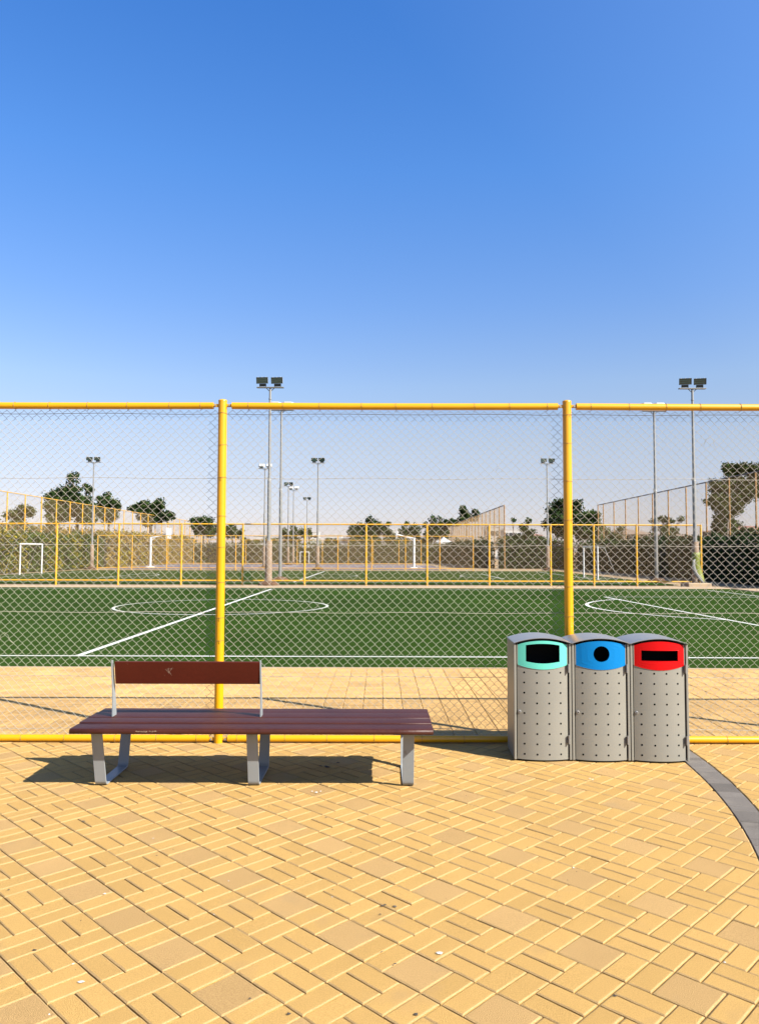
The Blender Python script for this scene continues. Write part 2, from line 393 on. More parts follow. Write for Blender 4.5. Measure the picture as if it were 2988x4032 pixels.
# ================================================================== FENCES
def chain_panel(x0, x1, z0, z1_, Y, wx=0.0785, wz=0.0765, r=0.0018):
    """woven chain link: each wire zigzags and interlocks with its neighbours"""
    b = MB(); hx, hz = wx / 2, wz / 2
    k0 = int(math.ceil(x0 / hx)); k1 = int(math.floor(x1 / hx)) - 1
    rows = int((z1_ - z0) / hz); n = 5
    cs = [(math.cos(2 * math.pi * j / n) * r, math.sin(2 * math.pi * j / n) * r) for j in range(n)]
    for k in range(k0, k1 + 1):
        pts = []
        for j in range(rows + 1):
            side = (j + k) % 2
            x = (k + side) * hx + (0.0016 if side else -0.0016)
            z = z0 + j * hz
            pts.append((x, Y, z))
            if j < rows:
                # rising to the right = back strand, slightly bent; falling = front strand, straight
                xm = (k + 0.5) * hx; zm = z + hz / 2
                if side: pts.append((xm, Y - 0.0030, zm))
                else:
                    pts.append((xm - hx * 0.22, Y + 0.0026, zm - hz * 0.10)); pts.append((xm + hx * 0.22, Y + 0.0026, zm + hz * 0.10))
        v = []
        for i, p in enumerate(pts):
            x, y, z = p
            q = Vector((x * 2.1, z * 2.3, 3.7))
            x += 0.0090 * noise.noise(q) + 0.0020 * noise.noise(q * 7); z += 0.0080 * noise.noise(q + Vector((0, 0, 8))) + 0.0018 * noise.noise(q * 6)
            y += 0.010 * noise.noise(Vector((x * 0.8, z * 0.8, 5)))
            a_ = pts[max(i - 1, 0)]; c_ = pts[min(i + 1, len(pts) - 1)]
            dx, dz = c_[0] - a_[0], c_[2] - a_[2]; l = math.hypot(dx, dz) or 1
            nx, nz = -dz / l, dx / l
            for c, s in cs: v.append((x + nx * c, y + s, z + nz * c))
        f = []
        for i in range(len(pts) - 1):
            o = i * n
            for j in range(n): j2 = (j + 1) % n; f.append((o + j, o + j2, o + n + j2, o + n + j))
        b.add(v, f, 0, True)
    return b

fence = empty('chain_link_fence', (-1.41, FY, 0), 'yellow pipe chain link fence nearest the camera, behind the brown bench and the three bins', 'fence')
fl = Vector(fence.location)
PXs = [-7.59, -4.50, -1.41, 1.68, 4.77, 7.86]
YM = FY + 0.047
def loc_shift(o): o.location = -fl; return o
ring0 = MB()
def ring(rad, wr=0.0019, n=28, tilt=0.12):
    b = MB(); pts = []
    for i in range(n + 1):
        a = 2 * math.pi * i / n
        pts.append((rad * math.cos(a), rad * math.sin(a), tilt * rad * math.sin(a + 0.8)))
    b.tube(pts, wr, 5, cap=False)
    b.tube([(rad, 0, 0), (rad + 0.008, 0.006, -0.004), (rad + 0.010, 0.014, -0.012)], wr, 5)   # twisted end
    return b
postring = ring(0.0405); railring = ring(0.0325)
pr_me = None; rr_me = None
TZ = [2.915, 2.632, 2.335, 1.99, 1.72, 1.40, 1.09, 0.89, 0.60, 0.28]
for i, x in enumerate(PXs):
    b = MB()
    b.tube([(x, FY, -0.02), (x, FY, 1.0), (x, FY, 2.0), (x, FY, 3.028)], 0.0385, 28)
    b.tube([(x, FY, 3.026), (x, FY, 3.036), (x, FY, 3.042)], [0.040, 0.039, 0.028], 28)
    loc_shift(b.build('post', 'yellow', fence))
    for sgn in (-1, 1):                        # clamps joining the rails
        for zz in (2.987, 0.034):
            b = MB()
            b.bbox((min(x + sgn * 0.034, x + sgn * 0.090), FY - 0.012, zz - 0.014), (max(x + sgn * 0.034, x + sgn * 0.090), FY - 0.004, zz + 0.014), 0.002)
            b.bbox((min(x + sgn * 0.050, x + sgn * 0.100), FY - 0.003, zz - 0.012), (max(x + sgn * 0.050, x + sgn * 0.100), FY + 0.006, zz + 0.012), 0.002)
            b.tube([(x + sgn * 0.062, FY - 0.022, zz), (x + sgn * 0.062, FY + 0.016, zz)], 0.006, 6, 1)
            b.tube([(x + sgn * 0.062, FY - 0.024, zz), (x + sgn * 0.062, FY - 0.017, zz)], 0.010, 6, 1)
            loc_shift(b.build('rail_clamp', ['yellow', 'steel'], fence))
    if 1 <= i <= 4:
        for z in TZ:
            if pr_me is None: o = postring.build('tie_wire', 'tie', fence); pr_me = o.data
            else: o = bpy.data.objects.new('tie_wire', pr_me); C.objects.link(o); o.parent = fence
            o.location = Vector((x, FY, z + random.uniform(-.03, .03) * (i not in (2,)))) - fl; o.rotation_euler = (0, 0, random.uniform(0, 6.28))
    if i + 1 < len(PXs):
        x2 = PXs[i + 1]
        for zz, nm in ((2.987, 'top_rail'), (0.036, 'bottom_rail')):
            b = MB(); n = 13; sag = 0.004 if zz > 1 else 0.0
            pts = [(x + 0.083 + (x2 - x - 0.166) * t / (n - 1), FY, zz - sag * (1 - (2 * t / (n - 1) - 1) ** 2)) for t in range(n)]
            b.tube(pts, 0.0305, 24)
            loc_shift(b.build(nm, 'yellow', fence))
            if 1 <= i <= 3:
                m = 9 if zz > 1 else 8
                for t in range(m):
                    xx = x + 0.2 + (x2 - x - 0.36) * (t + random.uniform(-.12, .12)) / (m - 1)
                    if rr_me is None: o = railring.build('tie_wire', 'tie', fence); rr_me = o.data
                    else: o = bpy.data.objects.new('tie_wire', rr_me); C.objects.link(o); o.parent = fence
                    o.location = Vector((xx, FY, zz - 0.003 * (zz > 1))) - fl; o.rotation_euler = (0, R(90), 0); o.rotation_euler[0] = random.uniform(-.1, .1)
        b = chain_panel(x + (0.0 if i else 0.0), x2, 0.05, 2.975, YM)
        loc_shift(b.build('wire_mesh', 'wire', fence))
        b = MB()
        for z in (2.921, 2.338, 1.735, 1.135, 0.569, 0.11):
            n = 16; ph = random.uniform(0, 6)
            pts = [(x + (x2 - x) * t / n, YM + 0.005, z + 0.004 * math.sin(ph + t * 0.9) * (0 < t < n) + random.uniform(-.0015, .0015)) for t in range(n + 1)]
            b.tube(pts, 0.0024, 5)
        loc_shift(b.build('tension_wire', 'wire', fence))

for lx, ly, kind in ((2652, 1640, 0), (2792, 1735, 1), (2800, 2310, 1), (1412, 2745, 0), (20, 2505, 1), (1965, 1850, 0)):
    X, Z = PX(lx, ly, YM - .01); b = MB()      # bent and broken strands left hanging in the mesh
    if kind == 0: pts = [(X - .03, YM, Z - .02), (X - .02, YM - .012, Z + .008), (X + .005, YM - .018, Z + .016), (X + .028, YM - .01, Z + .002), (X + .03, YM, Z - .02)]
    else: pts = [(X - .05, YM, Z - .05), (X - .035, YM - .01, Z + .01), (X, YM - .016, Z + .035), (X + .03, YM - .012, Z + .01), (X + .045, YM - .004, Z - .04), (X + .07, YM, Z - .06)]
    b.tube(pts, .0018, 5); loc_shift(b.build('loose_wire', 'wire', fence))
def diag_net(P, U, L, H, z0, pitch, r, b=None):
    """straight crossing wires filling a rectangle L x H standing at P along unit vector U"""
    b = b or MB(); U = Vector(U); N = Vector((U.y, -U.x, 0))
    for sg in (1, -1):
        t = -H
        while t < L:
            # wire from (t,0) to (t+H,H)
            s0, s1 = max(0.0, -t), min(H, L - t)
            if s1 - s0 > 0.01:
                a, c = (t + s0, s0), (t + s1, s1)
                if sg < 0: a, c = (L - a[0], a[1]), (L - c[0], c[1])
                A = Vector(P) + U * a[0] + Vector((0, 0, z0 + a[1])); Bq = Vector(P) + U * c[0] + Vector((0, 0, z0 + c[1]))
                e = N * r; d = (Bq - A).normalized().cross(N) * r
                v = [A + e, A - e * .5 + d * .87, A - e * .5 - d * .87, Bq + e, Bq - e * .5 + d * .87, Bq - e * .5 - d * .87]
                b.add(v, [(0, 1, 4, 3), (1, 2, 5, 4), (2, 0, 3, 5)], 0, True)
            t += pitch
    return b

def far_fence(name, label, pts, H, z_bot, mats, pr, rr_, net=(0.0785, 0.0018), rails=None, group=None, trims=None, postmat=None, railmat=None):
    """pts: post feet (x, y) in order"""
    P = [Vector((p[0], p[1], 0)) for p in pts]
    e = empty(name, P[0], label, 'fence', group); o0 = P[0]
    pm, rm = postmat or mats, railmat or mats
    for p in P:
        b = MB(); q = p - o0
        b.tube([q + Vector((0, 0, -0.03)), q + Vector((0, 0, H + 0.03))], pr, 10); b.build('post', pm, e)
    a, z = P[0] - o0, P[-1] - o0
    for h in (rails or [z_bot, H]):
        b = MB(); b.tube([a + Vector((0, 0, h)), z + Vector((0, 0, h))], rr_, 8); b.build('rail', rm, e)
    U = (z - a).normalized(); L = (z - a).length
    Nn = Vector((-U.y, U.x, 0)) * (pr + 0.004)
    if Nn.y < 0: Nn = -Nn
    b = diag_net(a + Nn, U, L, H - z_bot, z_bot, net[0], net[1]); b.build('wire_mesh', 'wirefar', e)
    return e
Y2 = 37.8
xs = [-265, -22, 221, 466, 713, 955, 1199, 1441, 1681, 1926, 2168, 2338, 2507, 2761]
far_fence('chain_link_fence', 'yellow chain link fence across the far side of the near green pitch', [(PX(x, 2303, Y2)[0], Y2) for x in xs], 3.0, 0.22, 'yellow_far', 0.048, 0.035, net=(0.0785, 0.0018))
Y3 = 67.3
xs = [384, 520, 656, 792, 928, 1064, 1198, 1330, 1463, 1596, 1731, 1863]
far_fence('chain_link_fence', 'yellow fence between the second green pitch and the grey basketball court', [(PX(x, 2246, Y3)[0], Y3) for x in xs], 3.0, 0.18, 'yellow_far', 0.042, 0.032, net=(0.0785, 0.0017))
Y4 = 92.8
xs = [363, 463, 562, 662, 763, 865, 968, 1070, 1170, 1269, 1371, 1469, 1570, 1658]
far_fence('chain_link_fence', 'farthest low yellow fence, behind the basketball court', [(PX(x, 2228, Y4)[0], Y4) for x in xs], 3.0, 0.15, 'yellow_far', 0.042, 0.032, net=(0.10, 0.0018))
# tall ball-stop fences running away from the camera
HT = 6.25
xl = -29.2
far_fence('tall_fence', 'tall yellow post mesh fence along the left edge, above the left hedge', [(xl, 53.9 + 3.06 * i) for i in range(26)], HT, 1.6, 'yellow_far', 0.05, 0.035, net=(0.11, 0.0020), rails=[2.95, HT])
xr_ = 21.4
far_fence('tall_fence', 'tall grey mesh fence with dark top rail above the dark hedge on the right', [(xr_, 33.6 + 3.3 * i) for i in range(13)] + [(xr_, 75.0)], HT, 1.4, 'yellow_far', 0.05, 0.04, net=(0.11, 0.0016), rails=[2.6, HT], postmat='orange', railmat='darkrail')
far_fence('tall_fence', 'brown mesh ball fence in the middle distance, sloping away right of centre', [(12.3, 75.4 + 3.3 * i) for i in range(22)], HT, 1.8, 'orange', 0.06, 0.045, net=(0.10, 0.0023), rails=[2.6, HT], railmat='darkrail')

# ================================================================== BENCH
bx = empty('park_bench', (-0.88, 5.75, 0), 'long brown slatted bench with a short backrest on grey legs in front of the fence', 'bench')
bl = Vector(bx.location)
def bp(o): o.location = -bl; return o
XL, XR = -2.145, 0.378
def slat_profile(y0, y1, zt, zb, rf=0.006, rb=0.006):
    pts = []
    def corner(cy, cz, r, a0):
        for i in range(5):
            a = R(a0 + 22.5 * i); pts.append((cy + r * math.cos(a), cz + r * math.sin(a)))
    corner(y1 - rb, zt - rb, rb, 0); corner(y0 + rf, zt - rf, rf, 90)
    corner(y0 + rf * .6, zb + rf * .6, rf * .6, 180); corner(y1 - rb * .6, zb + rb * .6, rb * .6, 270)
    return pts
sl_ = [(5.372, 5.548, .018, .005), (5.554, 5.716, .006, .006), (5.729, 5.905, .006, .006), (5.911, 6.095, .005, .018)]
FX = [-1.99, -0.895, 0.21]
for n_, (y0, y1, rf, rb) in enumerate(sl_):
    b = MB()
    zt = 0.455 - (0.006 if n_ in (0, 3) else 0)
    segs = [XL, XL + 0.004] + [XL + (XR - XL) * t / 10 for t in range(1, 10)] + [XR - 0.004, XR]
    prof = slat_profile(y0, y1, zt, zt - 0.036, rf, rb)
    m_ = len(prof); cy, cz = (y0 + y1) / 2, zt - .018
    for q, x in enumerate(segs):
        k = 0.93 if q in (0, len(segs) - 1) else 1
        b.v += [(x, cy + (p[0] - cy) * (k if k < 1 else 1), cz + (p[1] - cz) * k) for p in prof]
    for q in range(len(segs) - 1):
        for i in range(m_): j = (i + 1) % m_; b.f.append((q * m_ + i, (q + 1) * m_ + i, (q + 1) * m_ + j, q * m_ + j)); b.m.append(0); b.s.append(True)
    b.f.append(tuple(range(m_))); b.m.append(0); b.s.append(False)
    b.f.append(tuple(range((len(segs) - 1) * m_, len(segs) * m_))[::-1]); b.m.append(0); b.s.append(False)
    for fx in FX:
        for dy in (0.045, 0.125):
            yy = y0 + dy + (0.01 if n_ == 0 else 0)
            dx = 0.006 if dy > .1 else -.006
            b.tube([(fx + dx, yy, zt - 0.004), (fx + dx, yy, zt + 0.0004)], 0.0065, 10, 1)
    o = bp(b.build('slat', ['seat', 'screw'], bx))
    if n_ == 0:
        c = MB()                               # chipped paint on the nose of the front slat
        for i in range(46):
            u = random.random(); x = PX(535 + 80 * u, 2874, 5.375)[0]; wz = random.uniform(.001, .005); wx = random.uniform(.002, .012)
            z = zt - 0.014 - random.uniform(0, .009) * (1 - abs(2 * u - 1) * .6)
            c.add([(x, 5.3712, z), (x + wx, 5.3712, z + random.uniform(-.001, .001)), (x + wx * .7, 5.3712, z + wz), (x, 5.3712, z + wz * .8)], [(0, 1, 2, 3)])
        c.build('chipped_paint', 'chip', o)
def sweep_yz(path, x0, x1, th):
    """flat bar of thickness th swept along a yz path, rounded corners"""
    b = MB(); n = len(path); v = []
    for i, (y, z) in enumerate(path):
        a_ = Vector(path[max(i - 1, 0)]); c_ = Vector(path[min(i + 1, n - 1)])
        if i == 0: a_ = Vector(path[0])
        d = (c_ - a_).normalized(); q = Vector((-d.y, d.x)) * th / 2
        e = 0.0015
        v += [(x0 + e, y + q.x, z + q.y), (x1 - e, y + q.x, z + q.y), (x1, y + q.x * .7, z + q.y * .7), (x1, y - q.x * .7, z - q.y * .7), (x1 - e, y - q.x, z - q.y), (x0 + e, y - q.x, z - q.y), (x0, y - q.x * .7, z - q.y * .7), (x0, y + q.x * .7, z + q.y * .7)]
    f = []
    for i in range(n - 1):
        for j in range(8): j2 = (j + 1) % 8; f.append((i * 8 + j, i * 8 + j2, i * 8 + 8 + j2, i * 8 + 8 + j))
    f.append(tuple(range(8))); f.append(tuple(range((n - 1) * 8, n * 8))[::-1])
    b.add(v, f); return b
def rounded(pts, r):
    out = [pts[0]]
    for i in range(1, len(pts) - 1):
        p0, p1, p2 = map(Vector, pts[i - 1:i + 2]); a_ = (p0 - p1).normalized(); c_ = (p2 - p1).normalized()
        A, B_ = p1 + a_ * r, p1 + c_ * r
        for t in range(7):
            t /= 6; out.append(tuple(A * (1 - t) ** 2 + p1 * 2 * t * (1 - t) + B_ * t * t))
    out.append(pts[-1]); return out
for k, fx in enumerate(FX):
    path = rounded([(5.70, 0.412), (5.475, 0.412), (5.585, 0.006), (6.06, 0.006), (6.15, 0.412), (5.76, 0.412)], 0.035)
    b = sweep_yz(path, fx - 0.040, fx + 0.040, 0.010)
    bp(b.build('leg_frame', 'leg', bx))
# backrest: short board facing the other way, on two flat uprights
for fx, xx in ((0, PX(449, 2700, 5.76)[0]), (1, PX(1029, 2700, 5.76)[0])):
    b = MB()
    path = [(5.785, 0.452), (5.775, 0.56), (5.755, 0.68), (5.715, 0.873)]
    v = []
    for i, (y, z) in enumerate(path):
        wdt = [0.040, 0.032, 0.024, 0.014][i]
        v += [(xx - 0.004, y - wdt, z), (xx + 0.004, y - wdt, z), (xx + 0.004, y + wdt, z), (xx - 0.004, y + wdt, z)]
    f = []
    for i in range(3):
        for j in range(4): j2 = (j + 1) % 4; f.append((i * 4 + j, i * 4 + j2, i * 4 + 4 + j2, i * 4 + 4 + j))
    f += [(0, 3, 2, 1), (12, 13, 14, 15)]
    b.add(v, f)
    bp(b.build('backrest_upright', 'leg', bx))
xa, xb = PX(454, 2650, 5.72)[0], PX(1025, 2650, 5.72)[0]
b = MB(); prof = slat_profile(-0.015, 0.015, 0.172, 0.0, 0.007, 0.007)
b.prism(prof, 'x', xa, xb, 0, False)
for v_i in range(len(b.v)):
    x, y, z = b.v[v_i]; b.v[v_i] = (x, 5.752 + y - z * 0.20, 0.697 + z * 0.98)
bo = bp(b.build('backrest', 'board', bx))
c = MB()
def scratch(p, q, wd=0.0010):
    pts = []
    for (x, y) in (p, q):
        X, Z = PX(x, y, 5.725); pts.append((X, Z))
    (x0, z0), (x1, z1_) = pts; d = Vector((x1 - x0, z1_ - z0)).normalized(); nn = Vector((-d.y, d.x)) * wd / 2
    def Yf(z): return 5.752 - 0.015 - (z - 0.697) / 0.98 * 0.20 - 0.0006
    c.add([(x0 + nn.x, Yf(z0), z0 + nn.y), (x1 + nn.x * .5, Yf(z1_), z1_ + nn.y * .5), (x1 - nn.x * .5, Yf(z1_), z1_ - nn.y * .5), (x0 - nn.x, Yf(z0), z0 - nn.y)], [(0, 1, 2, 3)])
for p, q in (((654, 2634), (668, 2652)), ((660, 2632), (676, 2654)), ((665, 2629), (666, 2652)), ((668, 2629), (664, 2648)), ((682, 2629), (668, 2646)), ((679, 2631), (665, 2650)), ((663, 2640), (676, 2658)), ((666, 2644), (678, 2661)), ((672, 2633), (684, 2629)), ((650, 2658), (652, 2660)), ((504, 2613), (508, 2614))):
    scratch(p, q)
c.build('scratch_mark', 'chip', bo)

# ================================================================== BINS
BW, BD_ = 0.4665, 0.42
yaw = math.atan2(G(2700, 3006)[1] - G(2031, 2998)[1], G(2700, 3006)[0] - G(2031, 2998)[0])
bin0 = Vector((*G(2024, 2998), 0))
def make_bin(i, colmat, label, shape):
    t = empty('recycling_bin', bin0 + Matrix.Rotation(yaw, 3, 'Z') @ Vector((BW * (i + 0.5), 0, 0)), label, 'bin', None, yaw)
    hw = BW / 2 - 0.003
    F0 = 0.028                                 # front strips stand here; local +y is away from camera
    # body: side walls, back, floor
    b = MB()
    ZS = 0.940
    for s in (-1, 1):
        b.bbox((min(s * hw, s * (hw - .012)), F0 + 0.004, 0.012), (max(s * hw, s * (hw - .012)), BD_, ZS), 0.003)
        b.bbox((min(s * hw, s * (hw - .019)), F0 - 0.014, 0.012), (max(s * hw, s * (hw - .019)), F0 + 0.003, ZS - 0.001), 0.003)
    b.bbox((-hw + .013, BD_ - .012, 0.012), (hw - .013, BD_ - .001, ZS), 0.002)
    b.box((-hw + .013, F0 + .004, 0.014), (hw - .013, BD_ - .013, 0.03))
    b.build('body', 'bin', t)
    b = MB(); b.box((-hw + .027, F0 + 0.02, 0.035), (hw - .027, F0 + 0.022, 0.70)); b.box((-hw + .014, 0.14, 0.035), (hw - .014, 0.15, 0.93)); b.box((-hw + 0.0125, F0 + 0.022, 0.03), (-hw + 0.0135, BD_ - .02, 0.93)); b.box((hw - 0.0135, F0 + 0.022, 0.03), (hw - 0.0125, BD_ - .02, 0.93))
    b.build('inner_liner', 'black', t)
    b = MB()
    for s in (-1, 1):
        for y in (0.06, BD_ - 0.05): b.tube([(s * (hw - 0.05), y, -0.01), (s * (hw - 0.05), y, 0.013)], 0.018, 12)
    b.build('foot', 'black', t)
    # arched roof with a thin lip
    b = MB(); n = 20; rise = 0.040; top = []; bot = []
    ow = hw + 0.001
    for k in range(n + 1):
        u = -1 + 2 * k / n; z = ZS + 0.003 + rise * (1 - u * u)
        top.append((ow * u, z + 0.004)); bot.append((ow * u, z))
    poly = bot + top[::-1]
    b.prism(poly, 'y', F0 - 0.034, BD_ + 0.004, 0, False)
    b.build('roof', 'roofmetal', t)
    # door: one curved sheet
    dw = hw - 0.0275; bulge = 0.040
    def yf(x): return F0 - 0.004 - bulge * (1 - (x / dw) ** 2)
    def ztop(x): return ZS - 0.011 + 0.036 * (1 - (x / dw) ** 2)
    b = MB(); n = 24
    v = []
    for k in range(n + 1):
        x = -dw + 2 * dw * k / n
        zb_, zt_ = 0.016, 0.775 - 0.034 * (1 - (x / dw) ** 2) + 0.02
        v += [(x, yf(x), zb_), (x, yf(x), zt_), (x, yf(x) + 0.012, zt_), (x, yf(x) + 0.012, zb_)]
    f = []
    for k in range(n):
        for j in range(4): j2 = (j + 1) % 4; f.append((k * 4 + j, k * 4 + 4 + j, k * 4 + 4 + j2, k * 4 + j2))
    b.add(v, f, 0, False)
    for k in range(n): b.s[k * 4 + 3] = False
    b.add(v[:4], [(0, 1, 2, 3)]); b.add(v[-4:], [(3, 2, 1, 0)])
    # perforations: dark punched holes with a thin rim
    for cx_ in (-0.149, -0.050, 0.047, 0.141):
        for r_ in range(9):
            z = 0.709 - r_ * 0.0812; y = yf(cx_); sl2 = 2 * bulge * cx_ / dw ** 2
            d = Vector((-sl2, 1, 0)).normalized()
            p = Vector((cx_, y, z))
            b.tube([p - d * 0.0008, p + d * 0.002], 0.0078, 12, 1)
    d_ = b.build('door', ['bin', 'black'], t)
    # lock knob
    k_ = MB(); y = yf(-0.185); xk = -0.187
    k_.tube([(xk, y + .002, 0.394), (xk, y - 0.012, 0.394), (xk, y - 0.014, 0.394)], [0.013, 0.013, 0.0105], 18)
    k_.tube([(xk, y - 0.013, 0.394), (xk, y - 0.0155, 0.394)], 0.005, 10, 1)
    k_.build('lock', ['roofmetal', 'black'], d_)
    # coloured front panel with real aperture, curved like the door
    b = MB(); pw = dw - 0.006
    def outline(n=15):
        pts = []
        for k in range(n): x = -pw + 2 * pw * k / (n - 1); pts.append((x, 0.768 - 0.032 * (1 - (x / pw) ** 2)))
        for k in range(8): pts.append((pw, 0.768 + (ztop(pw) - 0.768) * (k + 1) / 9))
        for k in range(n): x = pw - 2 * pw * k / (n - 1); pts.append((x, ztop(x)))
        for k in range(8): pts.append((-pw, ztop(pw) - (ztop(pw) - 0.768) * (k + 1) / 9))
        return pts
    out = outline(); N_ = len(out)
    cz = 0.862 if shape != 'slot' else 0.850
    def hit(px, pz):
        a = math.atan2(pz - cz, px); c_, s_ = math.cos(a), math.sin(a)
        if shape == 'round': return (0.064 * c_, cz + 0.064 * s_)
        if shape == 'slot':
            W_, H_ = 0.145, 0.042; k = min(W_ / max(abs(c_), 1e-6), H_ / max(abs(s_), 1e-6)); return (k * c_, cz + k * s_)
        W_ = 0.135
        k = 0.001
        for it in range(400):                  # barrel shaped opening
            k += 0.0006; x = k * c_; z = abs(k * s_)
            if abs(x) > W_ or z > 0.066 + 0.014 * (1 - (x / W_) ** 2): break
        return (k * c_, cz + k * s_)
    inn = [hit(*p) for p in out]
    if shape != 'round':                       # put exact corners in
        W_, H_ = (0.145, 0.042) if shape == 'slot' else (0.135, 0.066)
        for sx in (-1, 1):
            for sz in (-1, 1):
                tg = (sx * W_, cz + sz * H_); j = min(range(N_), key=lambda q: (inn[q][0] - tg[0]) ** 2 + (inn[q][1] - tg[1]) ** 2); inn[j] = tg
    def Yp(x, o): return yf(x) - 0.004 + o
    rings = []
    K = 3
    for k in range(K + 1):
        t_ = k / K
        rings.append([((1 - t_) * o_[0] + t_ * i_[0], (1 - t_) * o_[1] + t_ * i_[1]) for o_, i_ in zip(out, inn)])
    v = [(p[0], Yp(p[0], 0.010), p[1]) for p in out]
    for r_ in rings: v += [(p[0], Yp(p[0], 0), p[1]) for p in r_]
    v += [(p[0], Yp(p[0], 0.016), p[1]) for p in inn]
    f = []
    for k in range(len(rings) + 1):
        for j in range(N_): j2 = (j + 1) % N_; f.append((k * N_ + j, k * N_ + j2, k * N_ + N_ + j2, k * N_ + N_ + j))
    b.add(v, f)
    b.build('front_panel', colmat, t)
    # grey frame filling behind the panel sides (between panel and strips)
    for s in (-1, 1):
        b = MB(); b.bbox((min(s * (dw + .001), s * (pw + .0005)), F0 - .010, 0.772), (max(s * (dw + .001), s * (pw + .0005)), F0 + .002, ZS - .004), 0.001); b.build('panel_frame', 'bin', t)
        for z in (0.745, 0.176):
            if s > 0:
                h = MB(); h.bbox((dw - .004, F0 - 0.026, z - .033), (dw + .010, F0 - 0.010, z + .033), 0.003); h.tube([(dw + .004, F0 - 0.026, z - .035), (dw + .004, F0 - 0.026, z + .035)], 0.0055, 10)
                h.build('hinge', 'roofmetal', t)
    return t
make_bin(0, 'mint', 'grey metal bin with mint green front and a wide barrel shaped opening', 'barrel')
make_bin(1, 'blue', 'grey metal bin with blue front and a round opening', 'round')
make_bin(2, 'red', 'grey metal bin with red front and a narrow slot opening', 'slot')

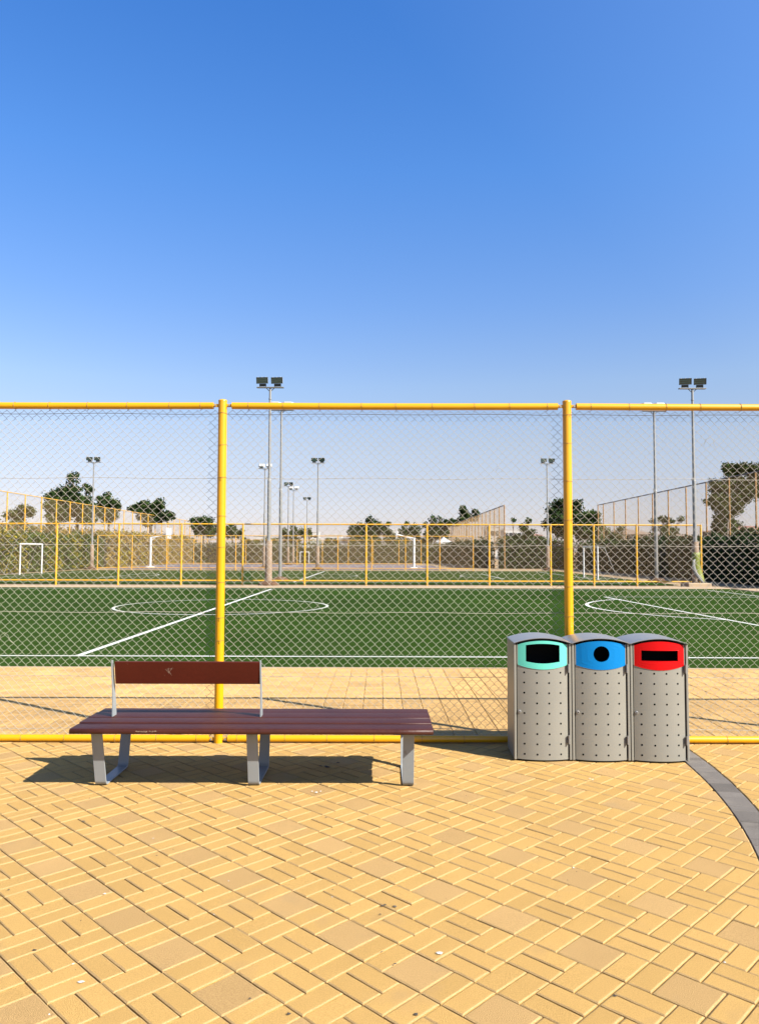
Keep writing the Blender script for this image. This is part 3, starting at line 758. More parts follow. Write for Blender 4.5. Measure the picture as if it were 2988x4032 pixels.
# ================================================================== FLOODLIGHT MASTS
def mast(x, y, label, front=True, sleeve=True, H=9.62, foot='brown', rz=0, turn=(0, 0), small=False):
    t = empty('floodlight_mast', (x, y, 0), label, 'floodlight', 'floodlight masts around the pitches', rz)
    ft = MB()
    if foot == 'brown':
        n = 12; v = []; 
        for k, (rad, z) in enumerate(((0.52, -0.03), (0.50, 0.10), (0.34, 0.20), (0.16, 0.24))):
            for i in range(n): a = 2 * math.pi * i / n; q = rad * random.uniform(.88, 1.1); v.append((q * math.cos(a), q * math.sin(a), z * random.uniform(.85, 1.1)))
        f = [(k * n + i, k * n + (i + 1) % n, k * n + n + (i + 1) % n, k * n + n + i) for k in range(3) for i in range(n)] + [tuple(range(3 * n, 4 * n))]
        ft.add(v, f)
    else: ft.bbox((-0.55, -0.5, -0.03), (0.55, 0.5, 0.20), 0.03)
    ft.build('footing', foot, t)
    if sleeve:
        b = MB(); b.tube([(0, 0, 0.1), (0, 0, 1.0), (0, 0, 2.15), (0, 0, 2.18)], [0.175, 0.17, 0.165, 0.15], 24); b.build('concrete_sleeve', 'column', t)
    b = MB()
    b.tube([(0, 0, 0.1), (0, 0, 5.10), (0, 0, 5.14), (0, 0, 5.16)], [0.095, 0.088, 0.088, 0.06], 12)
    b.tube([(0, 0, 5.12), (0, 0, H)], [0.068, 0.055], 12)
    b.tube([(0, 0, 9.05), (0, 0, 9.10)], 0.075, 12)
    b.bbox((-0.11, -0.06, 5.16), (-0.05, 0.06, 5.24), 0.01)
    b.build('pole', 'steel', t)
    s = -1 if front else 1
    b = MB(); b.bbox((-0.66, -0.10, H), (0.66, 0.10, H + 0.045), 0.008)
    for k in (-1, 1): b.tube([(0, 0, H - 0.17), (k * 0.08, 0, H - 0.12), (k * 0.20, 0, H)], 0.018, 6)
    b.build('crossbar', 'steel', t)
    for k in (-1, 1):
        cx_ = k * 0.36 + (0.0)
        lamp = MB()
        W_, Hh, D = 0.29, 0.155, 0.20
        # tapered housing, open face towards s
        z0 = H + 0.36
        v = []
        for (yy, ww, hh) in ((0, W_, Hh), (D * .5, W_ * .93, Hh * .9), (D, W_ * .70, Hh * .6)):
            v += [(cx_ - ww, s * (0.10 - yy), z0 - hh), (cx_ + ww, s * (0.10 - yy), z0 - hh), (cx_ + ww, s * (0.10 - yy), z0 + hh), (cx_ - ww, s * (0.10 - yy), z0 + hh)]
        f = [(q * 4 + j, q * 4 + (j + 1) % 4, q * 4 + 4 + (j + 1) % 4, q * 4 + 4 + j) for q in range(2) for j in range(4)] + [(8, 9, 10, 11)]
        lamp.add(v, f)
        lamp.tube([(cx_ - 0.2, s * -0.1, z0 + .11), (cx_ + 0.2, s * -0.1, z0 + .11)], 0.02, 6)
        for q in (-0.19, 0, 0.19): lamp.bbox((cx_ + q - .02, min(s * .08, s * .125), z0 + Hh - .004), (cx_ + q + .02, max(s * .08, s * .125), z0 + Hh + .014), 0.003)
        lo = lamp.build('lamp_housing', 'white', t)
        b = MB()
        for (a0, a1, c0, c1) in ((-W_, W_, Hh - .028, Hh), (-W_, W_, -Hh, -Hh + .028), (-W_, -W_ + .03, -Hh + .028, Hh - .028), (W_ - .03, W_, -Hh + .028, Hh - .028)):
            b.bbox((cx_ + a0, min(s * .101, s * .125), z0 + c0), (cx_ + a1, max(s * .101, s * .125), z0 + c1), 0.004)
        b.build('rim', 'darkbox', lo)
        b = MB(); b.box((cx_ - W_ + .03, min(s * .102, s * .112), z0 - Hh + .028), (cx_ + W_ - .03, max(s * .102, s * .112), z0 + Hh - .028))
        for q in (-0.05, 0.045): b.tube([(cx_ - 0.2, s * 0.116, z0 + q), (cx_ + 0.2, s * 0.116, z0 + q)], 0.010, 6)
        b.build('glass', 'glass', lo)
        b = MB()
        b.bbox((cx_ - 0.16, -0.07, H + 0.075), (cx_ + 0.16, 0.07, z0 - Hh - 0.004), 0.012)
        for q in (-0.15, 0.15): b.bbox((cx_ + q - .012, -0.05, H + 0.046), (cx_ + q + .012, 0.05, H + 0.074), 0.003)
        b.build('gear_box', 'darkbox', lo)
    for ch in t.children:
        if ch.name.startswith('lamp_housing'):
            c0 = 0.36 if sum(v_.co.x for v_ in ch.data.vertices) > 0 else -0.36
            a = turn[1] if c0 > 0 else turn[0]
            mt = Matrix.Translation((c0, 0, H + .05)) @ Matrix.Rotation(a, 4, 'Z') @ Matrix.Rotation(R(10) * s * -1, 4, 'X') @ Matrix.Translation((-c0, 0, -H - .05))
            ch.matrix_local = mt
    return t
def atY(x, y, Y): return PX(x, y, Y)[0]
mast(atY(1057, 2300, 37.0), 37.0, 'tall floodlight mast with concrete sleeve standing left of centre on the near pitch kerb', foot='brown', turn=(R(-6), R(-8)))
mast(atY(1103, 2290, 43), 43.0, 'floodlight mast with white lamp backs just right of the left near mast', front=False, sleeve=False)
mast(atY(2738, 2305, 37.0), 37.0, 'tall floodlight mast on a square concrete footing with a torn green banner on it', foot='concrete', turn=(R(-12), R(-14)))
mast(atY(2584, 2293, 43), 43.0, 'floodlight mast without concrete sleeve, just left of the mast with the torn banner', front=False, sleeve=False)
mast(atY(1250, 2245, 69.2), 69.2, 'dark lamp floodlight mast right of the near left pair, beyond the second pitch', turn=(R(10), R(-10)))
mast(atY(2156, 2247, 69.2), 69.2, 'floodlight mast beyond the second pitch, left of the right fence post', turn=(R(16), R(10)))
mast(atY(362, 2237, 69.0), 69.0, 'floodlight mast in front of the large dark tree on the left', turn=(R(4), R(0)))
mast(atY(1040, 2240, 74), 74.0, 'white lamp floodlight mast seen just left of the near left mast', front=False, sleeve=True)
mast(atY(1134, 2224, 94), 94.0, 'far floodlight mast with one dark lamp over the basketball court, left of a close pair', turn=(R(30), R(-20)))
mast(atY(1154, 2221, 100), 100.0, 'far floodlight mast with white lamps, right of a close pair', front=False)
mast(atY(1208, 2212, 120), 120.0, 'smallest and farthest floodlight mast, low above the far fence', turn=(R(10), R(-10)))

# torn banner on the right mast
bx0 = atY(2738, 2305, 37.0); by0 = 37.0
b = MB(); n = 10; v = []; f = []
for j in range(n + 1):
    t = j / n; z = 1.62 - 1.45 * t
    half = (0.20 + 0.14 * math.sin(math.pi * min(1, t * 1.15))) * (1 - 0.35 * t)
    for i in range(7):
        u = i / 6; a = R(-160 + 150 * u); rad = 0.20 + 0.06 * math.sin(t * 5 + u * 3) + 0.05 * t
        v.append((bx0 + math.cos(a) * rad + 0.10 * t, by0 + math.sin(a) * rad - 0.03 * t, z + 0.10 * u * (1 - t) + 0.02 * math.sin(9 * u)))
for j in range(n):
    for i in range(6):
        if j > 5 and i < (j - 5): continue
        q = j * 7 + i; f.append((q, q + 1, q + 8, q + 7))
b.add(v, f, 0, True)
v = []; f = []
for j in range(9):
    t = j / 8
    for i in range(3):
        u = i / 2; x = bx0 - 0.24 - 0.08 * math.sin(math.pi * t) + (0.14 + 0.16 * t) * u * (1 - .6 * t) + 0.42 * t ** 2
        v.append((x, by0 - 0.30 + 0.05 * math.sin(4 * t + u), 1.30 - 1.15 * t + 0.05 * u))
for j in range(8):
    for i in range(2): q = j * 3 + i; f.append((q, q + 1, q + 4, q + 3))
b.add(v, f, 1, True)
o = b.build('banner', ['banner', 'cloth']); sm = o.modifiers.new('thick', 'SOLIDIFY'); sm.thickness = 0.004
tag(o, 'torn yellow green and white banner wrapped round the sleeve of the right mast', 'banner')

# ================================================================== GOALS, HOOPS
def goal(x, y0, y1, H, depth, label, rz=0):
    t = empty('football_goal', (x, y0, 0), label, 'goal', 'small football goals')
    for yy in (0, y1 - y0):
        b = MB(); b.tube([(0, yy, -.02), (0, yy, H)], 0.05, 12); b.build('goal_post', 'white', t)
        b = MB(); b.tube([(0.0, yy, H - .03), (depth * .35, yy, H - .06), (depth, yy, 0.03), (0, yy, 0.03)], 0.016, 6); b.build('net_frame', 'steel', t)
    b = MB(); b.tube([(0, -0.05, H), (0, y1 - y0 + .05, H)], 0.05, 12); b.build('crossbar', 'white', t)
    b = MB(); b.tube([(depth, 0, .03), (depth, y1 - y0, .03)], 0.016, 6); b.tube([(depth * .35, 0, H - .06), (depth * .35, y1 - y0, H - .06)], 0.016, 6)
    b.build('net_frame', 'steel', t)
    return t
goal(-24.6, 52.6, 56.0, 2.12, -1.1, 'white football goal before the yellow green hedge at the far left')
goal(13.3, 46.8, 50.0, 2.0, 1.2, 'white football goal seen right of the right fence post')
g3 = empty('football_goal', (PX(1182, 2220, 100)[0], 100, 0), 'tiny white goal far off between the second and third masts', 'goal', 'small football goals')
for x in (0, 1.15):
    b = MB(); b.tube([(x, 0, 0), (x, 0, 1.15 + .4)], 0.05, 8); b.build('goal_post', 'white', g3)
b = MB(); b.tube([(0, 0, 1.55), (1.15, 0, 1.55)], 0.05, 8); b.build('crossbar', 'white', g3)
def hoop(x, y, s, label):
    t = empty('basketball_hoop', (x, y, 0), label, 'basketball hoop', 'basketball hoops on the far court')
    b = MB(); b.bbox((-.35, -.35, 0), (.35, .35, .12), .03); b.build('base', 'white', t)
    b = MB(); b.tube([(0, 0, 0.1), (0, 0, 3.0)], 0.11, 12); b.build('pole', 'white', t)
    b = MB(); b.tube([(0, 0, 2.95), (s * 0.9, 0, 3.10), (s * 1.7, 0, 3.35)], 0.07, 8); b.tube([(0, 0, 2.6), (s * 0.5, 0, 3.0)], 0.04, 6); b.build('arm', 'white', t)
    b = MB(); b.bbox((-.03, -.9, 2.85), (.03, .9, 3.9), .01); bb = b.build('backboard', 'white', t); bb.location = (s * 1.75, 0, 0)
    b = MB(); b.tube([(s * 1.78 + s * .23 + .23 * math.cos(a / 12 * 6.2832), .23 * math.sin(a / 12 * 6.2832), 3.05) for a in range(13)], 0.012, 6, cap=False); b.build('ring', 'orange', t)
hoop(-22.5, 75.5, 1, 'white basketball hoop with its backboard facing right on the left end of the court')
hoop(3.4, 75.3, -1, 'white basketball hoop with its arm reaching left on the right end of the court')

# ================================================================== VEGETATION
def leaf(b, c, s, mi, up=0.3):
    d = Vector((random.gauss(0, 1), random.gauss(0, 1), random.gauss(up, 1))).normalized()
    a = d.orthogonal().normalized(); a.rotate(Matrix.Rotation(random.uniform(0, 6.28), 3, d)); e = d.cross(a)
    l, w_ = s * random.uniform(.6, 1.3), s * random.uniform(.35, .7)
    k = d * s * 0.25
    b.add([c - a * l, c + e * w_ + k, c + a * l, c - e * w_ + k], [(0, 1, 2), (0, 2, 3)], mi)
def tree(kind, label, base, blobs, Hh, mats, n=3600, ls=0.13, trunk_r=0.16, bark='bark', group='trees beyond the fences'):
    """blobs: (dx, dy, z, rx, rz) clumps of the crown relative to the foot"""
    t = empty(kind, (base[0], base[1], 0), label, 'tree', group)
    b = MB()
    zt = min(q[2] for q in blobs)
    top = Vector((random.uniform(-.2, .2), 0, zt))
    b.tube([(0, 0, -.05), (0.05, 0, zt * .5), top], [trunk_r, trunk_r * .75, trunk_r * .55], 8)
    for q in blobs:
        c = Vector(q[:3]); m_ = (top + c) / 2 + Vector((0, 0, -.2))
        b.tube([top, m_, c], [trunk_r * .5, trunk_r * .3, trunk_r * .08], 6)
        for _ in range(4):
            e = c + Vector((random.gauss(0, q[3] * .5), random.gauss(0, q[3] * .5), random.gauss(0, q[4] * .5))); b.tube([m_, (m_ + e) / 2 + Vector((0, 0, .1)), e], [trunk_r * .22, trunk_r * .12, trunk_r * .04], 4)
    b.build('trunk', bark, t)
    b = MB(); vol = sum(q[3] ** 2 * q[4] for q in blobs)
    for q in blobs:
        cnt = int(2.2 * n * (q[3] ** 2 * q[4]) / vol)
        # sub-clumps inside each blob give an uneven outline with gaps
        sub = []
        for _ in range(max(10, int(22 * (q[3] * q[3] * q[4]) ** 0.5))):
            d = Vector((random.gauss(0, 1), random.gauss(0, 1), random.gauss(0, 1))).normalized() * random.uniform(.15, 1.0)
            sub.append((Vector((q[0] + d.x * q[3], q[1] + d.y * q[3], q[2] + d.z * q[4])), random.uniform(.18, .50) * min(q[3], q[4]) + .12))
        for _ in range(cnt):
            c, r_ = random.choice(sub)
            d = Vector((random.gauss(0, 1), random.gauss(0, 1), random.gauss(0, .8))).normalized() * r_ * (random.random() ** .4 if random.random() < .85 else random.uniform(1, 1.6))
            leaf(b, c + d, ls, 0 if random.random() < .62 else 1)
    b.build('crown', mats, t)
    return t
def blobs_px(Y, lst, basex):
    """clumps given as measured (x, y, half width, half height) in the photograph at distance Y -> metres"""
    out = []; X0 = PX(basex, 2170, Y)[0]; k = Y / FPX
    for (x, y, w_, h_) in lst:
        X, Z = PX(x, y, Y); out.append((X - X0, random.uniform(-.3, .3) * w_ * k, Z, w_ * k, h_ * k))
    return (X0, Y), out
def ptree(kind, label, Y, basex, lst, mats=('leafdark', 'leafmid'), **kw):
    base, bl_ = blobs_px(Y, lst, basex); return tree(kind, label, base, bl_, 0, list(mats), **kw)
ptree('broad_tree', 'large dark tree with a tall spike behind the left floodlight mast', 86, 300, [(290, 1880, 22, 32), (280, 1935, 40, 30), (225, 1960, 38, 40), (320, 1985, 60, 45), (250, 2020, 50, 35), (345, 2030, 45, 35), (350, 1925, 20, 20)], n=9000, ls=.15, trunk_r=.3)
ptree('broad_tree', 'dark rounded tree just right of the left floodlight mast', 92, 425, [(420, 1975, 38, 28), (395, 2010, 35, 28), (460, 2000, 22, 15), (430, 2035, 35, 25)], n=4500, ls=.15, trunk_r=.22)
ptree('broad_tree', 'wide dark tree above the left tall fence, nearest the left yellow post', 100, 590, [(565, 1985, 28, 20), (625, 1985, 30, 24), (590, 2010, 55, 25), (525, 2002, 32, 14), (655, 2030, 35, 16), (590, 2042, 45, 25)], n=7000, ls=.16, trunk_r=.3)
ptree('loose_tree', 'small dry looking tree behind the tall mesh at the left edge', 66, 78, [(60, 2030, 32, 25), (105, 2015, 28, 28), (75, 2065, 30, 20)], mats=('leafdry', 'leafmid'), n=2600, ls=.11, bark='palebark')
ptree('loose_tree', 'low drooping tree in the mesh panel left of the large dark tree', 76, 208, [(205, 1998, 26, 24), (195, 2035, 14, 14), (215, 2060, 25, 16)], mats=('leafdry', 'leafmid'), n=1800, ls=.11, bark='palebark')
ptree('bushy_tree', 'green bushy tree directly left of the left yellow fence post', 112, 800, [(785, 2052, 30, 18), (812, 2058, 28, 20), (775, 2085, 28, 22), (830, 2090, 30, 22)], n=4000, ls=.15, mats=('leafmid', 'leafdark'))
ptree('bushy_tree', 'low rounded tree just right of the left yellow fence post', 115, 915, [(905, 2092, 30, 22), (935, 2102, 22, 20), (880, 2105, 20, 20)], n=2800, ls=.15, mats=('leafmid', 'leafdark'))
ptree('bushy_tree', 'small tree behind the group of far floodlight masts', 130, 1140, [(1120, 2095, 20, 15), (1160, 2085, 16, 25), (1190, 2102, 20, 20), (1140, 2112, 32, 16)], n=3200, ls=.15)
ptree('bushy_tree', 'tiny slender tree beside the white building', 130, 1218, [(1213, 2088, 10, 10), (1220, 2105, 9, 10)], n=700, ls=.14)
ptree('broad_tree', 'broad dark tree with a pointed top near the centre of the far fence', 128, 1465, [(1457, 2052, 20, 18), (1430, 2072, 32, 20), (1480, 2080, 40, 28), (1400, 2095, 30, 28), (1440, 2110, 50, 25), (1530, 2062, 10, 14), (1525, 2095, 22, 22)], n=8000, ls=.16, trunk_r=.25)
ptree('loose_tree', 'light green scattered tree right of the centre tree', 125, 1605, [(1600, 2062, 16, 10), (1590, 2090, 20, 16), (1635, 2088, 25, 20), (1610, 2112, 38, 18)], n=3000, ls=.14, mats=('leafmid', 'leafdark'))
ptree('broad_tree', 'dark two topped tree left of the brown mesh fence', 122, 1710, [(1702, 2042, 14, 16), (1732, 2042, 10, 12), (1672, 2066, 14, 12), (1715, 2070, 35, 18), (1770, 2060, 40, 14), (1720, 2100, 60, 25)], n=6500, ls=.15, trunk_r=.25)
ptree('broad_tree', 'tall dark tree rising behind the brown mesh fence', 128, 1835, [(1820, 2002, 14, 12), (1832, 2022, 22, 16), (1875, 2022, 18, 14), (1825, 2048, 28, 16), (1860, 2040, 24, 12), (1790, 2060, 25, 14)], n=6000, ls=.15, trunk_r=.25)
ptree('small_tree', 'small upright tree in the gap right of the brown mesh fence', 105, 2072, [(2078, 2052, 14, 10), (2066, 2078, 22, 16), (2075, 2102, 26, 18)], n=2000, ls=.13, mats=('leafmid', 'leafdark'))
ptree('small_tree', 'thin feathery treetop nearest the brown mesh fence end', 110, 2022, [(2022, 2048, 12, 7), (2010, 2120, 18, 12), (2040, 2118, 20, 14)], n=900, ls=.13)
ptree('broad_tree', 'large dark tree behind the right yellow fence post', 88, 2235, [(2210, 1990, 30, 28), (2180, 2020, 34, 30), (2240, 2020, 45, 38), (2270, 1990, 20, 26), (2200, 2070, 50, 40), (2270, 2070, 50, 40), (2150, 2060, 18, 30)], n=9500, ls=.15, trunk_r=.3)
ptree('bushy_tree', 'mid green tree beside the left end of the right tall fence', 84, 2330, [(2325, 2030, 28, 24), (2345, 2055, 28, 25), (2310, 2085, 45, 40), (2355, 2110, 32, 35)], n=6000, ls=.15, mats=('leafmid', 'leafdark'), trunk_r=.2)
ptree('loose_tree', 'open branched small tree behind the right tall mesh, between the two right masts', 64, 2630, [(2605, 2042, 20, 9), (2570, 2052, 12, 7), (2632, 2052, 20, 10), (2680, 2042, 14, 12), (2610, 2085, 40, 18), (2660, 2088, 26, 14), (2620, 2110, 40, 12)], mats=('leafmid', 'leafdark'), n=2300, ls=.10, bark='palebark')
ptree('loose_tree', 'small scattered tree between the right tall fence posts, left part', 70, 2450, [(2440, 2088, 18, 12), (2430, 2110, 28, 14)], mats=('leafdry', 'leafmid'), n=700, ls=.10, bark='palebark')
ptree('feathery_tree', 'tall feathery tree with pale trunk at the right edge, behind the mesh', 57, 2860, [(2895, 1850, 42, 28), (2850, 1850, 24, 20), (2950, 1850, 35, 26), (2820, 1915, 38, 34), (2880, 1910, 48, 40), (2945, 1920, 42, 40), (2800, 1968, 34, 26), (2870, 1975, 42, 34), (2990, 1900, 45, 55), (2985, 1850, 35, 30), (2920, 1960, 40, 32), (2830, 1990, 40, 30), (2885, 2010, 40, 26), (2850, 2035, 40, 22)], mats=('leafdry', 'leafmid'), n=15000, ls=.085, bark='palebark', trunk_r=.10)
ptree('bushy_tree', 'low bushy tree under the feathery tree at the right', 60, 2850, [(2850, 2065, 45, 22), (2890, 2062, 25, 18), (2820, 2085, 30, 18), (2870, 2100, 50, 20)], mats=('leafmid', 'leafdark'), n=3600, ls=.11)
ptree('bushy_tree', 'dark bush against the terracotta roof at the right edge', 50, 2960, [(2945, 2095, 30, 14), (2985, 2098, 30, 20), (2920, 2110, 35, 16)], mats=('leafmid', 'leafdark'), n=2600, ls=.10)

BU = [(500, 2128, 34, 16, 121, 'under the wide dark tree on the left'), (575, 2120, 40, 20, 124, 'behind the left hoop backboard'), (665, 2124, 46, 18, 122, 'just right of the left hoop backboard'), (740, 2128, 36, 16, 126, 'left of the bushy tree by the left post'),
      (985, 2132, 40, 13, 122, 'left of the near left mast'), (1065, 2128, 34, 16, 126, 'directly behind the near left mast'), (1150, 2126, 34, 16, 132, 'behind the close pair of far masts'), (1305, 2133, 28, 12, 130, 'between the two sign boards'),
      (1395, 2130, 22, 14, 126, 'right of the K sign board'), (1460, 2128, 44, 16, 122, 'below the broad centre tree'), (1560, 2128, 52, 17, 121, 'right of the broad centre tree'), (1655, 2128, 50, 16, 126, 'left of the white peaked tent'),
      (1815, 2132, 30, 12, 130, 'right of the white peaked tent'), (1985, 2130, 34, 18, 108, 'at the near end of the brown mesh fence'), (2060, 2135, 40, 16, 106, 'below the small upright tree'), (2130, 2128, 30, 18, 104, 'left of the mast by the right post')]
for n_, (x, y, w_, h_, Y, where) in enumerate(BU):
    ptree('low_bush', 'low brownish bush above the far hedge, ' + where, Y, x, [(x - w_ * .4, y, w_ * .6, h_), (x + w_ * .45, y + 3, w_ * .55, h_ * .8), (x, y + 8, w_, h_)], mats=(('leafdry', 'leafmid') if n_ % 3 else ('leafmid', 'leafdark')), n=1300, ls=.15, trunk_r=.08, group='low bushes behind the far hedge')
def hedge(label, p0, p1, H, T, mats, dens=70, ls=0.11, mix=0.35):
    """clipped hedge: dark core and a shell of leaves with an uneven top"""
    p0, p1 = Vector((*p0, 0)), Vector((*p1, 0)); U = (p1 - p0).normalized(); L = (p1 - p0).length; N_ = Vector((-U.y, U.x, 0))
    t = empty('hedge', p0, label, 'hedge', 'hedges round the pitches')
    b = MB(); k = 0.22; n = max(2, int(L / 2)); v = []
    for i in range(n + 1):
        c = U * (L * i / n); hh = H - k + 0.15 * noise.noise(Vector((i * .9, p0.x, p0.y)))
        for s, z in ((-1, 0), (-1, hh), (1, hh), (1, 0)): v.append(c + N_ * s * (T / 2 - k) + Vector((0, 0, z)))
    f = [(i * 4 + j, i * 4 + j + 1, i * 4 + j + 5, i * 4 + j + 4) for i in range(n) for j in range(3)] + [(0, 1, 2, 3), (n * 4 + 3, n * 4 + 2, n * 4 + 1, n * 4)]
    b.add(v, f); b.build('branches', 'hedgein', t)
    b = MB()
    for _ in range(int(L * (H * 2 + T) * dens * 1.4)):
        u = random.uniform(0, L); s = random.uniform(0, 2 * H + T)
        bump = 0.28 * noise.noise(Vector((u * .8, s * .9, p0.y))) + 0.12 * noise.noise(Vector((u * 3, s * 3, p0.x)))
        if s < H: c = N_ * (-T / 2 - bump * .6) + Vector((0, 0, s))
        elif s < H + T: c = N_ * (s - H - T / 2) + Vector((0, 0, H + bump + random.expovariate(9)))
        else: c = N_ * (T / 2 + bump * .6) + Vector((0, 0, 2 * H + T - s))
        c = c + U * u + Vector((random.gauss(0, .07), random.gauss(0, .07), random.gauss(0, .06)))
        mi = 1 if noise.noise(Vector((u * .35, s * .4, 4 + p0.x))) + random.gauss(0, .35) > .5 - mix else 0
        leaf(b, c, ls, mi)
    b.build('foliage', list(mats), t)
    return t
hedge('green hedge running along the left side, behind the left football goal', (-27.4, 46), (-27.4, 74.5), 2.75, 1.3, ('leafmid', 'leafyel'), dens=60, ls=.12, mix=.42)
hedge('tan dried out hedge on the left, behind the left basketball hoop', (-27.6, 75.5), (-27.0, 108), 3.3, 1.5, ('leaftan', 'leafyel'), dens=45, ls=.13, mix=.35)
hedge('black looking shaded hedge along the right side behind the right mast', (20.0, 33.5), (20.0, 75.6), 2.35, 1.5, ('leafdark', 'leafmid'), dens=55, mix=.05)
hedge('dark green hedge facing the camera behind the right fence post', (11.9, 76.5), (19.3, 76.5), 2.55, 1.2, ('leafdark', 'leafmid'), dens=70, ls=.12)
hedge('shaded dark hedge running away beside the basketball court', (10.9, 77.2), (9.9, 108), 2.5, 1.2, ('leafdark', 'leafdark'), dens=45, ls=.13)
hedge('long brownish hedge closing the far end behind the basketball court', (-26.6, 108.5), (11, 108.5), 2.45, 1.5, ('leafdry', 'leafmid'), dens=55, ls=.13, mix=.3)
hedge('yellow bushy growth behind the tall mesh fence on the far left', (-31.0, 58), (-31.0, 104), 3.5, 1.6, ('leaftan', 'leafdry'), dens=35, ls=.14, mix=.45)

# ================================================================== BUILDINGS ON THE HORIZON
def house(label, x0, x1, ytop, Y, wallm, roofm=None, flat=True, depth=9, wins=3, cat='house', roofpx=10):
    X0, Zt = PX(x0, ytop, Y); X1 = PX(x1, ytop, Y)[0]; k = Y / FPX
    t = empty('house', ((X0 + X1) / 2, Y, 0), label, cat, 'houses on the horizon'); hw = (X1 - X0) / 2
    zr = Zt if flat else Zt - roofpx * k
    b = MB(); b.box((-hw, 0, -.05), (hw, depth, zr)); b.build('wall', wallm, t)
    if flat:
        b = MB(); b.bbox((-hw - .1, -.1, zr + .003), (hw + .1, depth + .1, zr + .22), .02); b.build('parapet', wallm, t)
    else:
        o = .45; rh = roofpx * k; i = min(hw, depth / 2) * .8
        b = MB(); v = [(-hw - o, -o, zr), (hw + o, -o, zr), (hw + o, depth + o, zr), (-hw - o, depth + o, zr), (-hw + i, depth / 2, zr + rh), (hw - i, depth / 2, zr + rh)]
        b.add(v, [(0, 1, 5, 4), (1, 2, 5), (2, 3, 4, 5), (3, 0, 4), (3, 2, 1, 0)]); b.build('roof', roofm or 'tile', t)
    for j in range(wins):
        cx_ = -hw + (j + .5) * 2 * hw / wins
        for zz in (zr - 1.9, zr - 4.9):
            if zz < 0.6: continue
            b = MB(); b.bbox((cx_ - .45, -.04, zz), (cx_ + .45, .06, zz + 1.1), .01); b.build('window', 'window', t)
    return t
house('white stepped house directly right of the third mast, on the horizon', 1210, 1252, 2096, 210, 'plaster', wins=2)
house('long low white house on the horizon left of the centre tree', 1278, 1344, 2107, 212, 'plaster', wins=4)
house('white house left of the third mast, low over the far hedge', 1000, 1042, 2112, 212, 'plaster', wins=3)
house('white villa seen between trees right of the brown mesh fence', 1985, 2052, 2086, 200, 'plaster', wins=4)
house('grey walled house with red tiled roof left of the dark tree', 2078, 2132, 2096, 160, 'greywall', 'tile', flat=False, wins=2, roofpx=13)
house('pale block house just left of the small white tent', 1545, 1580, 2088, 200, 'plaster', wins=2)
house('tan tiled roof house behind the right tall fence', 2395, 2588, 2080, 118, 'tan', 'tantile', flat=False, wins=4, roofpx=24)
house('low tan house behind the right tall fence, beyond the open branched tree', 2600, 2760, 2096, 110, 'tan', 'tantile', flat=False, wins=3, roofpx=14)
house('house with terracotta roof at the right edge above the dark hedge', 2872, 3120, 2066, 105, 'tan', 'tile', flat=False, wins=5, roofpx=22)
house('white house low between the trees behind the brown mesh fence', 1925, 1968, 2076, 170, 'plaster', wins=2)

def textmesh(s, size, m, parent, loc):
    cu = bpy.data.curves.new('letters', 'FONT'); cu.body = s; cu.size = size; cu.extrude = 0.01; cu.align_x = 'CENTER'
    o = bpy.data.objects.new('letters', cu); C.objects.link(o)
    dg = bpy.context.evaluated_depsgraph_get(); me = bpy.data.meshes.new_from_object(o.evaluated_get(dg)); me.materials.clear(); me.materials.append(M[m])
    bpy.data.objects.remove(o); q = bpy.data.objects.new('letters', me); C.objects.link(q); q.parent = parent; q.location = loc; q.rotation_euler = (R(90), 0, 0)
def board(label, x0, x1, y0, y1, Y, txt, m):
    X0, Z1 = PX(x0, y0, Y); X1, Z0 = PX(x1, y1, Y)
    t = empty('sign_board', ((X0 + X1) / 2, Y, 0), label, 'sign'); hw = (X1 - X0) / 2
    b = MB(); b.bbox((-hw, 0, Z0), (hw, .08, Z1), .01); b.build('panel', 'plaster', t)
    for s in (-1, 1):
        b = MB(); b.tube([(s * hw * .8, .12, 0), (s * hw * .8, .12, Z1)], .05, 8); b.build('sign_post', 'steel', t)
    textmesh(txt, (Z1 - Z0) * .8, m, t, (0, -.02, Z0 + (Z1 - Z0) * .28))
board('white sign board with green letters behind the third mast', 1222, 1272, 2118, 2143, 128, 'D bk', 'signgreen')
board('white sign board with a dark K mark left of the centre tree', 1334, 1376, 2119, 2141, 128, 'K', 'darkbox')
def tent(label, x0, x1, yt, ye, Y):
    X0, Zt = PX(x0, yt, Y); X1, Ze = PX(x1, ye, Y)
    t = empty('tent', ((X0 + X1) / 2, Y, 0), label, 'tent', 'white tents beyond the far hedge'); hw = (X1 - X0) / 2
    b = MB(); n = 8; v = [(0, hw, Zt)]
    for k in range(3):
        q = (k + 1) / 3
        for i in range(16):
            a = 2 * math.pi * (i + .5) / 16; m_ = max(abs(math.cos(a)), abs(math.sin(a))); rad = hw / m_ * q
            v.append((rad * math.cos(a), hw + rad * math.sin(a), Zt + (Ze - Zt) * q ** .75))
    f = [(0, 1 + i, 1 + (i + 1) % 16) for i in range(16)] + [(1 + k * 16 + i, 17 + k * 16 + i, 17 + k * 16 + (i + 1) % 16, 1 + k * 16 + (i + 1) % 16) for k in range(2) for i in range(16)]
    b.add(v, f); v2 = v[33:49]
    b.add([(*p[:2], p[2]) for p in v2] + [(*p[:2], p[2] - .35) for p in v2], [(i, (i + 1) % 16, 16 + (i + 1) % 16, 16 + i) for i in range(16)])
    b.build('canopy', 'white', t)
    for sx in (-1, 1):
        for sy in (0.1, 1.9):
            b = MB(); b.tube([(sx * hw * .93, hw * sy, 0), (sx * hw * .93, hw * sy, Ze)], .03, 6); b.build('tent_pole', 'steel', t)
tent('small white peaked tent left of the brown mesh fence, over the far hedge', 1715, 1783, 2112, 2134, 118)
tent('low white canopy under the white sign board, left one', 1185, 1236, 2140, 2150, 116)
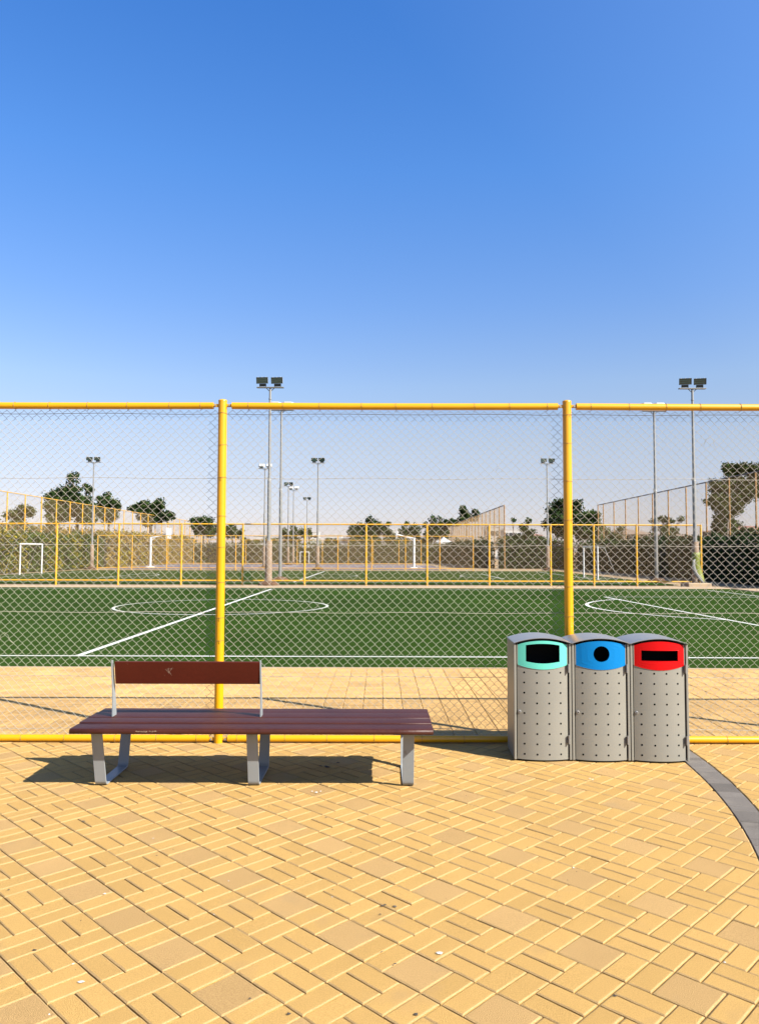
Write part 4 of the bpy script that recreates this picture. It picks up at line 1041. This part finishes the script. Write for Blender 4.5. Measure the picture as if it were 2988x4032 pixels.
tent('low white canopy right of the pole and below the green lettered sign', 1252, 1290, 2142, 2152, 116)

# ================================================================== LITTER
b = MB()
def scrap(px, py, s, mi=0):
    x, y = G(px, py); n = 6; v = [(x, y, 0.006 + s * .25)]
    for i in range(n): a = 2 * math.pi * i / n; q = s * random.uniform(.5, 1.1); v.append((x + q * math.cos(a) * 1.3, y + q * math.sin(a) * .8, 0.0035 + random.uniform(0, s * .3)))
    b.add(v, [(0, 1 + i, 1 + (i + 1) % n) for i in range(n)], mi)
for px, py, s in ((1290, 3023, .03), (1330, 3005, .02), (1262, 3018, .015), (331, 3237, .012), (354, 3145, .006), (618, 3372, .006), (1138, 3996, .010), (1637, 3998, .009), (1505, 3570, .009), (1515, 3565, .007), (1552, 3573, .010), (1497, 3604, .008), (1284, 3222, .010), (1310, 3506, .004), (1503, 3752, .005), (1555, 3799, .006), (2270, 3093, .006), (555, 3140, .006), (1650, 3112, .005), (2208, 3098, .004), (1835, 3135, .005), (36, 3507, .007), (137, 3745, .008), (985, 3935, .005), (1560, 2810, .004), (2420, 3925, .007), (2118, 3901, .003)): scrap(px, py, s)
for px, py, s in ((1244, 3122, .013), (1262, 3118, .008), (1229, 3118, .006), (413, 3522, .007), (320, 3871, .012), (1728, 3756, .014), (2320, 3068, .012), (2332, 3073, .007), (2425, 3278, .005), (2256, 3420, .006), (1635, 3090, .006), (290, 3799, .005), (2852, 3793, .006), (175, 2955, .006), (604, 3304, .005)): scrap(px, py, s, 1)
for _ in range(140):
    x, y = random.uniform(-3.4, 3.4), random.uniform(1.6, 6.7); s = random.uniform(.0012, .0035); n = 5
    v = [(x, y, .002 + s)] + [(x + s * math.cos(i * 1.2566) * 1.2, y + s * math.sin(i * 1.2566), .0015) for i in range(n)]
    b.add(v, [(0, 1 + i, 1 + (i + 1) % n) for i in range(n)], 0 if random.random() < .75 else 1)
tag(b.build('litter', ['litter', 'dropping']), 'dry leaf scraps, grit and white chips scattered on the yellow paving', 'litter', kind='stuff')
